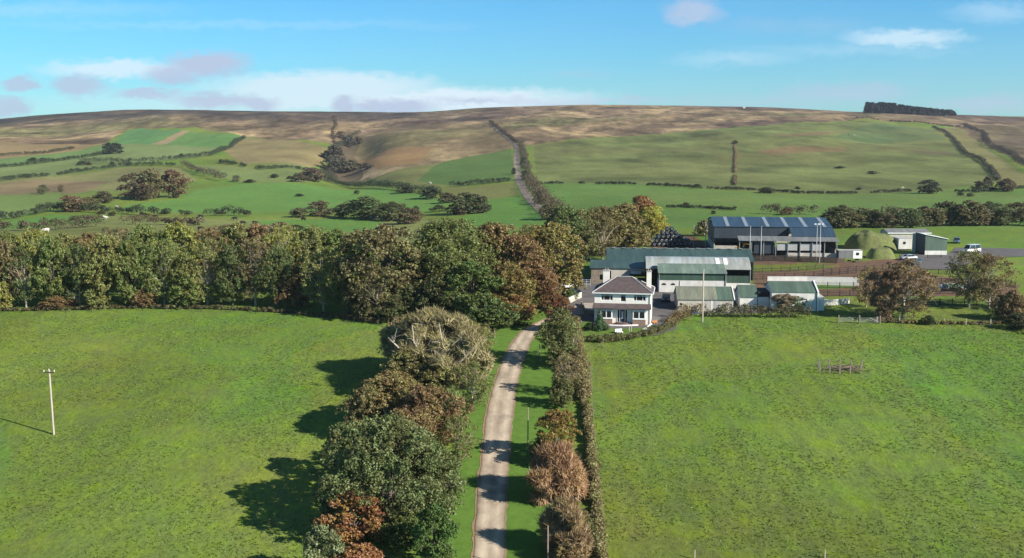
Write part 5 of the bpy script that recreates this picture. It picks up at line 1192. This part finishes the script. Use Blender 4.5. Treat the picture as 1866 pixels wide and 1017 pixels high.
def gate(u, v, w, label, mat='steel', rz=0.0, n=5):
    p = at(u, v); t = empty('field_gate', p, rz); m = MB()
    for i in range(n): m.tube([(0, 0, .3 + i * .2), (w, 0, .3 + i * .2)], [.02, .02], 6)
    m.tube([(0, 0, .3), (0, 0, 1.15)], [.035, .035], 6).tube([(w, 0, .3), (w, 0, 1.15)], [.035, .035], 6).tube([(0, 0, .3), (w / 2, 0, 1.1)], [.025, .025], 6).tube([(w / 2, 0, 1.1), (w, 0, .3)], [.025, .025], 6)
    m.build('gate_frame', M[mat], t)
    for x in (-.2, w + .2): MB().box(x - .1, x + .1, -.1, .1, -.3, 1.5).build('gate_post', M['wood'], t)
    tag(t, label, 'gate')
gate(1530, 589, 3.4, 'galvanised gate at the top of the right field, left of two'); gate(1568, 590, 3.4, 'galvanised gate at the top of the right field, right of two')
gate(886, 622, 2.2, 'dark wooden gate beside the lane under the dark bush', 'darkwood', R(55))
for i, (u, v, w_) in enumerate(((1266, 1019, 'left'), (1503, 1019, 'right'))):
    p = at(u, v); o = MB().box(-.06, .06, -.06, .06, -.3, 1.0).build('fence_post', M['palewood']); o.location = p; tag(o, 'lone pale post at the bottom edge of the right field, %s one' % w_, 'post')
for i, u in enumerate((1146.5, 1150.5)):
    p = at(u, 606); o = MB().tube([(0, 0, -.2), (0, 0, 1.25)], [.06, .06], 8).tube([(0, 0, 1.25), (0, 0, 1.4)], [.1, .02], 8).build('garden_post', M['cream']); o.location = p
    tag(o, 'small cream post on the front lawn, %s of a pair' % ('left' if i == 0 else 'right'), 'post')
def brush_pile():
    g = random.Random(9); p = at(1530, 675); m = MB()
    for i in range(120):
        x = g.gauss(.4, 1.5); y = g.gauss(0, .7); z = .15 + .5 * g.random(); a = g.gauss(0, .5); L_ = g.uniform(.6, 1.6)
        m.tube([(x, y, z), (x + L_ * math.cos(a), y + L_ * math.sin(a), z + g.uniform(-.15, .35))], [g.uniform(.03, .08), .02], 4)
    o = m.build('brushwood', simple('dead_wood', (.19, .15, .11), .95, var=.5)); o.location = p; tag(o, 'pile of dead branches inside the small post enclosure', 'brushwood')
brush_pile()
for i, (u, v, s) in enumerate([(946, 566, .5), (955, 562, .6), (963, 560, .4), (930, 574, .4)]):
    p = at(u, v); bm = bmesh.new(); bmesh.ops.create_icosphere(bm, subdivisions=2, radius=s)
    for q in bm.verts: q.co *= 1 + .35 * float(fbm(q.co.x * 2 + i * 9, q.co.y * 2 + q.co.z, 2, 1)); q.co.z *= .6
    me = bpy.data.meshes.new('boulder'); bm.to_mesh(me); bm.free(); me.materials.append(M['cream']); o = link('boulder', me); o.location = p
    tag(o, 'pale boulder at the foot of the ' + ('trees by the lane bend' if i < 4 else 'tree belt near the left edge'), 'boulder', 'boulders by the lane bend' if i < 4 else 'boulders near the left edge')

# ------------------------------------------------------------------ vehicles
whl = {}
def wheels(t, xs, wd, r=.33):
    if r not in whl:
        whl[r] = (MB().tube([(0, -.11, 0), (0, .11, 0)], [r, r], 16).mesh('tyre', M['rubber'], False), MB().tube([(0, -.125, 0), (0, .125, 0)], [r * .6, r * .6], 12).mesh('rim', M['steel'], False))
    for x in xs:
        for s in (-1, 1):
            w = link('wheel', whl[r][0], t); w.location = (x, s * (wd / 2 - .12), r); link('rim', whl[r][1], w)
def loft(secs):   # sections of equal point count
    m = MB(); n = len(secs[0]); V = [p for s in secs for p in s]; Fc = [tuple(range(n))[::-1], tuple((len(secs) - 1) * n + i for i in range(n))]
    for i in range(len(secs) - 1):
        for j in range(n): Fc.append((i * n + j, i * n + (j + 1) % n, (i + 1) * n + (j + 1) % n, (i + 1) * n + j))
    return m.add(V, Fc)
def car(u, v, rz, pt, label, L_=4.3, H_=1.45, wd=1.78, van=False, cat='car', name='parked_car'):
    t = base(u, v, rz, name); h = L_ / 2
    if not van: pr = [(-h, .55, .72, .8), (-h + .1, .3, .86, .9), (-h + .9, .25, .95, 1.), (-.6, .25, .98, 1.), (.7, .25, .98, 1.), (h - .5, .25, .98, .98), (h - .05, .3, .92, .92), (h, .5, .8, .85)]
    else: pr = [(-h, .5, .95, .85), (-h + .1, .35, 1.05, .92), (-h + .8, .3, 1.2, 1.), (0, .3, 1.25, 1.), (h - .2, .3, 1.25, 1.), (h, .4, 1.2, .96)]
    secs = []
    for x, zb, zt, k_ in pr:
        w = wd / 2 * k_; secs.append([(x, -w, zb + .06), (x, -w * .9, zb), (x, w * .9, zb), (x, w, zb + .06), (x, w * 1.0, (zb + zt) / 2), (x, w * .93, zt), (x, -w * .93, zt), (x, -w, (zb + zt) / 2)])
    b = loft(secs).build('body', pt, t, True)
    zt = .97 if not van else 1.24; w = wd / 2
    if not van: a, b_, c, d = -h + 1.0, -.45, .95, h - .35
    else: a, b_, c, d = -h + .75, -h + 1.35, h - .25, h - .04
    def ring(z, x0, x1, k_): return [(x0, -w * k_, z), (x1, -w * k_, z), (x1, w * k_, z), (x0, w * k_, z)]
    loft([ring(zt - .02, a, d, .9), ring(H_ - .06, b_, c, .78)]).build('windows', M['glass'], t)
    rf = loft([ring(H_ - .059, b_ - .04, c + .04, .80), ring(H_, b_ + .1, c - .1, .72)]).build('roof', pt, t)
    pm = MB()
    for s in (-1, 1):
        for (xa, xb) in ((a, b_), ((a + d) / 2, (b_ + c) / 2), (d, c)): pm.tube([(xa, s * w * .9, zt), (xb, s * w * .785, H_ - .05)], [.05, .05], 4)
    pm.build('pillars', pt, t)
    for s in (-1, 1):
        MB().box(-h - .01, -h + .12, s * w * .62 - .18, s * w * .62 + .18, .62, .76).build('headlight', M['chrome'], t)
        MB().box(h - .1, h + .01, s * w * .65 - .14, s * w * .65 + .14, .65, .85).build('tail_light', M['red'], t)
    wheels(t, (-h + .8, h - .8), wd)
    return tag(t, label, cat)
M['red'] = simple('red_lens', (.3, .02, .02), .3)
car(1655, 474, R(12), paint('silver_paint', (.42, .44, .47)), 'silver car parked left of the green sheeted shed')
car(1667, 482, R(40), paint('blue_paint', (.04, .08, .15)), 'dark blue car parked in front of the silver one')
car(1743, 443, R(70), paint('steel_blue_paint', (.08, .12, .20)), 'dark blue car parked behind the white minibus', H_=1.6)
car(1770, 461, R(28), paint('white_van_paint', (.78, .79, .80)), 'white minibus parked on the tarmac at the right', 5.2, 2.25, 1.95, True, 'minibus', 'minibus')
car(1028, 528, R(20), paint('white_van_paint_b', (.75, .76, .77)), 'white van parked beside the trees left of the farmhouse', 5.6, 2.3, 2.0, True, 'van', 'van')
car(1040, 538, R(35), paint('black_paint', (.012, .012, .014)), 'black car parked in front of the white van', 4.4, 1.6)
car(1214, 549, R(80), paint('black_paint_b', (.02, .02, .024)), 'dark car parked in the yard between the farmhouse and the cream shed', 4.2, 1.5)
def loader():
    t = base(1358, 462, R(10), 'loader'); y = paint('yellow_paint', (.55, .28, .03))
    MB().box(-1.4, 1.0, -.7, .7, .7, 1.5).prism_y([(-1.9, .8), (-1.4, .75), (-1.4, 1.35), (-1.9, 1.25)], -.6, .6).build('body', y, t)
    MB().box(-.5, .7, -.6, .6, 1.51, 2.4).build('cab', M['glass'], t); MB().box(-.6, .8, -.68, .68, 2.41, 2.52).build('cab_roof', y, t)
    MB().tube([(.2, -.85, 1.4), (-2.2, -.85, 1.7), (-3.0, -.85, .8)], [.1, .1, .08], 5).tube([(.2, .85, 1.4), (-2.2, .85, 1.7), (-3.0, .85, .8)], [.1, .1, .08], 5).build('arm', y, t)
    MB().prism_y([(-3.5, .3), (-2.9, .3), (-2.8, 1.0), (-3.1, .5)], -1, 1).build('bucket', M['dark'], t)
    wheels(t, (-1.2,), 1.9, .45); wheels(t, (.7,), 1.9, .7); tag(t, 'yellow farm loader under the left end of the grey lean-to', 'loader')
loader()
def drum(u, v, col, label, name='barrel', r=.35, h=.95):
    p = at(u, v); t = empty(name, p); m = MB().tube([(0, 0, 0), (0, 0, h * .3), (0, 0, h * .32), (0, 0, h * .66), (0, 0, h * .68), (0, 0, h)], [r, r, r * 1.05, r * 1.05, r, r * .96], 14).build('shell', paint(name + '_paint', col), t)
    MB().tube([(0, 0, h + .001), (0, 0, h + .04)], [r * .9, r * .9], 14).build('lid', M['dark'], t); tag(t, label, 'barrel')
drum(1265, 571, (.03, .10, .35), 'blue barrel against the cream shed', r=.55, h=1.2)
def seat():
    p = at(1128, 609); t = empty('garden_bench', p, R(25)); MB().box(-.7, .7, -.25, .25, .38, .46).build('seat', M['white'], t); MB().box(-.7, .7, .2, .28, .47, .95).build('backrest', M['chrome'], t)
    for x in (-.6, .6): MB().box(x - .05, x + .05, -.22, .22, 0, .379).build('leg', M['white'], t)
    tag(t, 'small white seat on the front lawn', 'seat')
seat()
def mower():
    t = base(1193, 590, R(30), 'garden_mower'); MB().box(-.5, .4, -.3, .3, .25, .55).build('body', paint('orange_paint', (.6, .22, .04)), t); MB().tube([(.35, -.2, .5), (.9, -.2, 1.0), (.9, .2, 1.0), (.35, .2, .5)], [.02] * 4, 5).build('handle', M['steel'], t); wheels(t, (-.3, .25), .7, .16)
    tag(t, 'small orange mower at the right corner of the farmhouse', 'mower')
mower()
def feed_stuff():
    g = random.Random(2)
    for i, (u, v, n_, lab) in enumerate([(1400, 463, 5, 'dark cattle feed trough heap at the left of the shed front'), (1440, 464, 5, 'dark silage heap in the middle of the shed front'), (1490, 464, 5, 'dark silage heap at the right of the shed front')]):
        p = at(u, v); m = bmesh.new(); bmesh.ops.create_icosphere(m, subdivisions=4, radius=1)
        for q in m.verts:
            q.co *= 1 + .5 * float(fbm(q.co.x * 2 + i * 5, q.co.y * 2 + q.co.z * 1.7, 4, 2)); q.co.x *= 3.2; q.co.z *= 1.3; q.co.z = max(q.co.z, -.3)
        me = bpy.data.meshes.new('silage_heap'); m.to_mesh(me); m.free(); me.materials.append(M['heap']); o = link('silage_heap', me); o.location = p; tag(o, lab, 'heap')
M['heap'] = simple('silage', (.06, .05, .042), .95, var=.6, scale=2.5, bump=.9, col2=(.16, .14, .12))
feed_stuff()

def trailer():
    t = base(1738, 530, R(15), 'farm_trailer'); b = MB().box(-2.2, 2.2, -1, 1, .8, .92).box(-2.2, -2.1, -1, 1, .92, 1.5).box(2.1, 2.2, -1, 1, .92, 1.5).box(-2.1, 2.1, -1, -.92, .92, 1.5).box(-2.1, 2.1, .92, 1, .92, 1.5)
    b.build('body', M['pale_green'], t); MB().tube([(-2.2, 0, .8), (-3.6, 0, .5)], [.07, .05], 6).build('drawbar', M['darkwood'], t); wheels(t, (.3,), 2.1, .42)
    tag(t, 'pale green farm trailer standing behind the leaning tree', 'trailer')
trailer()
tyre_m = MB().tube([(0, 0, 0), (0, 0, .3)], [.5, .5], 14).mesh('tyre', M['rubber'])
for i, (u, v) in enumerate([(1548, 476), (1556, 478), (1562, 474), (1620, 480), (1628, 483), (1270, 458), (1276, 461), (1300, 462), (1312, 464)]):
    o = link('old_tyre', tyre_m); o.location = at(u, v); o.rotation_euler.z = i; tag(o, 'old black tyre lying on the dirt by the cattle yard', 'tyre', 'old tyres on the yard')
for i, (u, v, w_) in enumerate([(1718, 527, 'left'), (1756, 533, 'right')]):
    p = at(u, v); bm = bmesh.new(); bmesh.ops.create_icosphere(bm, subdivisions=3, radius=.75)
    for q in bm.verts: q.co *= 1 + .25 * float(fbm(q.co.x * 2 + i * 5, q.co.y * 2 + q.co.z, 3, 4)); q.co.z = max(-.5, q.co.z * .8) + .5
    me = bpy.data.meshes.new('feed_sack'); bm.to_mesh(me); bm.free(); me.materials.append(M['white']); o = link('feed_sack', me); o.location = p; tag(o, 'bulky white feed sack on the paddock dirt, %s of the trailer' % w_, 'sack')

# ------------------------------------------------------------------ cattle and sheep
def beast(kind):
    """one continuous skinned body standing on the ground, nose towards -x"""
    s = 1.0 if kind == 'cow' else .55
    P = {'rump': ((.75, 0, 1.05), .34), 'hip': ((.5, 0, 1.02), .36), 'mid': ((0, 0, .95), .38), 'chest': ((-.5, 0, .98), .36), 'neck': ((-.85, 0, 1.0), .20), 'head': ((-1.15, 0, .70), .14), 'muz': ((-1.32, 0, .50), .085),
         'tail': ((.95, 0, 1.15), .05), 'tail2': ((1.02, 0, .5), .03)}
    E = [('mid', 'hip'), ('hip', 'rump'), ('mid', 'chest'), ('chest', 'neck'), ('neck', 'head'), ('head', 'muz'), ('rump', 'tail'), ('tail', 'tail2')]
    for sd, n_ in ((-1, 'l'), (1, 'r')):
        P['fk' + n_] = ((-.52, sd * .2, .62), .12); P['fn' + n_] = ((-.54, sd * .2, .38), .07); P['ff' + n_] = ((-.52, sd * .2, .04), .06)
        P['hk' + n_] = ((.55, sd * .2, .68), .15); P['hh' + n_] = ((.74, sd * .2, .42), .07); P['hf' + n_] = ((.68, sd * .2, .04), .06)
        P['er' + n_] = ((-1.02, sd * .20, .86), .03)
        E += [('chest', 'fk' + n_), ('fk' + n_, 'fn' + n_), ('fn' + n_, 'ff' + n_), ('hip', 'hk' + n_), ('hk' + n_, 'hh' + n_), ('hh' + n_, 'hf' + n_), ('head', 'er' + n_)]
    keys = list(P); me = bpy.data.meshes.new(kind); me.from_pydata([tuple(c * s for c in P[k_][0]) for k_ in keys], [(keys.index(a), keys.index(b)) for a, b in E], [])
    o = bpy.data.objects.new(kind, me); COL.objects.link(o); o.modifiers.new('s', 'SKIN'); sk = me.skin_vertices[0].data
    for i, k_ in enumerate(keys): sk[i].radius = (P[k_][1] * s * (1.2 if kind == 'sheep' and k_ in ('mid', 'hip', 'chest', 'rump') else 1),) * 2; sk[i].use_root = k_ == 'mid'
    o.modifiers.new('d', 'SUBSURF').levels = 1
    dg = bpy.context.evaluated_depsgraph_get(); nm = bpy.data.meshes.new_from_object(o.evaluated_get(dg)); bpy.data.objects.remove(o); return nm
cowm = beast('cow'); shm = beast('sheep')
M['cow_pied'] = simple('pied_hide', (.62, .58, .52), .8, var=.1, scale=1.1, col2=(.02, .018, .016)); M['cow_pied'].node_tree.nodes['Color Ramp'].color_ramp.elements[0].position = .49; M['cow_pied'].node_tree.nodes['Color Ramp'].color_ramp.elements[1].position = .51
M['cow_black'] = simple('black_hide', (.025, .02, .018), .7, var=.2); M['cow_white'] = simple('white_hide', (.62, .58, .50), .85, var=.1)
cows = [(191, 400, 'w', 'white cow grazing, left of all above the tree belt hedge'), (84, 424, 'w', 'white cow beside the brown hedge at the left'), (213, 381, 'w', 'white cow close to the long dark hedge'), (362, 402, 'p', 'black and white cow in the valley field'), (366, 398, 'b', 'black cow just behind the black and white one'),
        (283, 398, 'b', 'black cow alone below the long dark hedge'), (428, 402, 'b', 'black cow facing the short dark hedge'), (443, 410, 'b', 'black cow lower in the valley field'), (366, 421, 'b', 'black cow nearest to the tree belt'), (465, 410, 'b', 'dark cow right of the others in the valley field'),
        (553, 403, 'b', 'black cow at the edge of the pale bushes'), (681, 401, 'p', 'black and white cow below the biggest valley tree'), (258, 393, 'b', 'small dark cow at the foot of the hedge'), (56, 432, 'w', 'white cow grazing on the brown grass at the left'), (783, 336, 'w', 'white cow on the slope above the valley hedge')]
g = random.Random(8)
for u, v, c, lab in cows:
    me = cowm.copy(); me.materials.clear(); me.materials.append(M[{'w': 'cow_white', 'p': 'cow_pied', 'b': 'cow_black'}[c]]); o = link('cow', me); o.location = at(u, v); o.rotation_euler.z = g.choice([0, 3.1, .4, 2.6]) ; o.scale = (1.25,) * 3
    tag(o, lab, 'cow', 'cattle in the valley fields')
for u, v, lab in [(1605, 352, 'white sheep beside the low hillside hedge'), (1557, 247, 'white sheep high on the hillside pasture'), (1645, 344, 'white sheep left of the lone spreading tree'), (1546, 247, 'dark specked sheep next to the highest white one')]:
    me = shm.copy(); me.materials.clear(); me.materials.append(M['cow_white'] if 'dark' not in lab else M['cow_black']); o = link('sheep', me); o.location = at(u, v); o.scale = (1.5,) * 3; tag(o, lab, 'sheep', 'sheep on the hillside')

# ------------------------------------------------------------------ air
def haze():
    m = MB(); m.box(-6000, 6000, -400, 4600, -30 + min(float(ztab.min()), 0), 260); 
    mat = bpy.data.materials.new('air'); nt, N, L = nodes(mat); N.remove(N['Principled BSDF'])
    v = N.new('ShaderNodeVolumePrincipled'); v.inputs['Color'].default_value = (.80, .88, 1, 1); v.inputs['Density'].default_value = 0.00006; v.inputs['Anisotropy'].default_value = .2
    L.new(v.outputs[0], N['Material Output'].inputs['Volume']); tag(m.build('haze', mat), 'thin blue haze over the hills', kind='stuff')
haze()
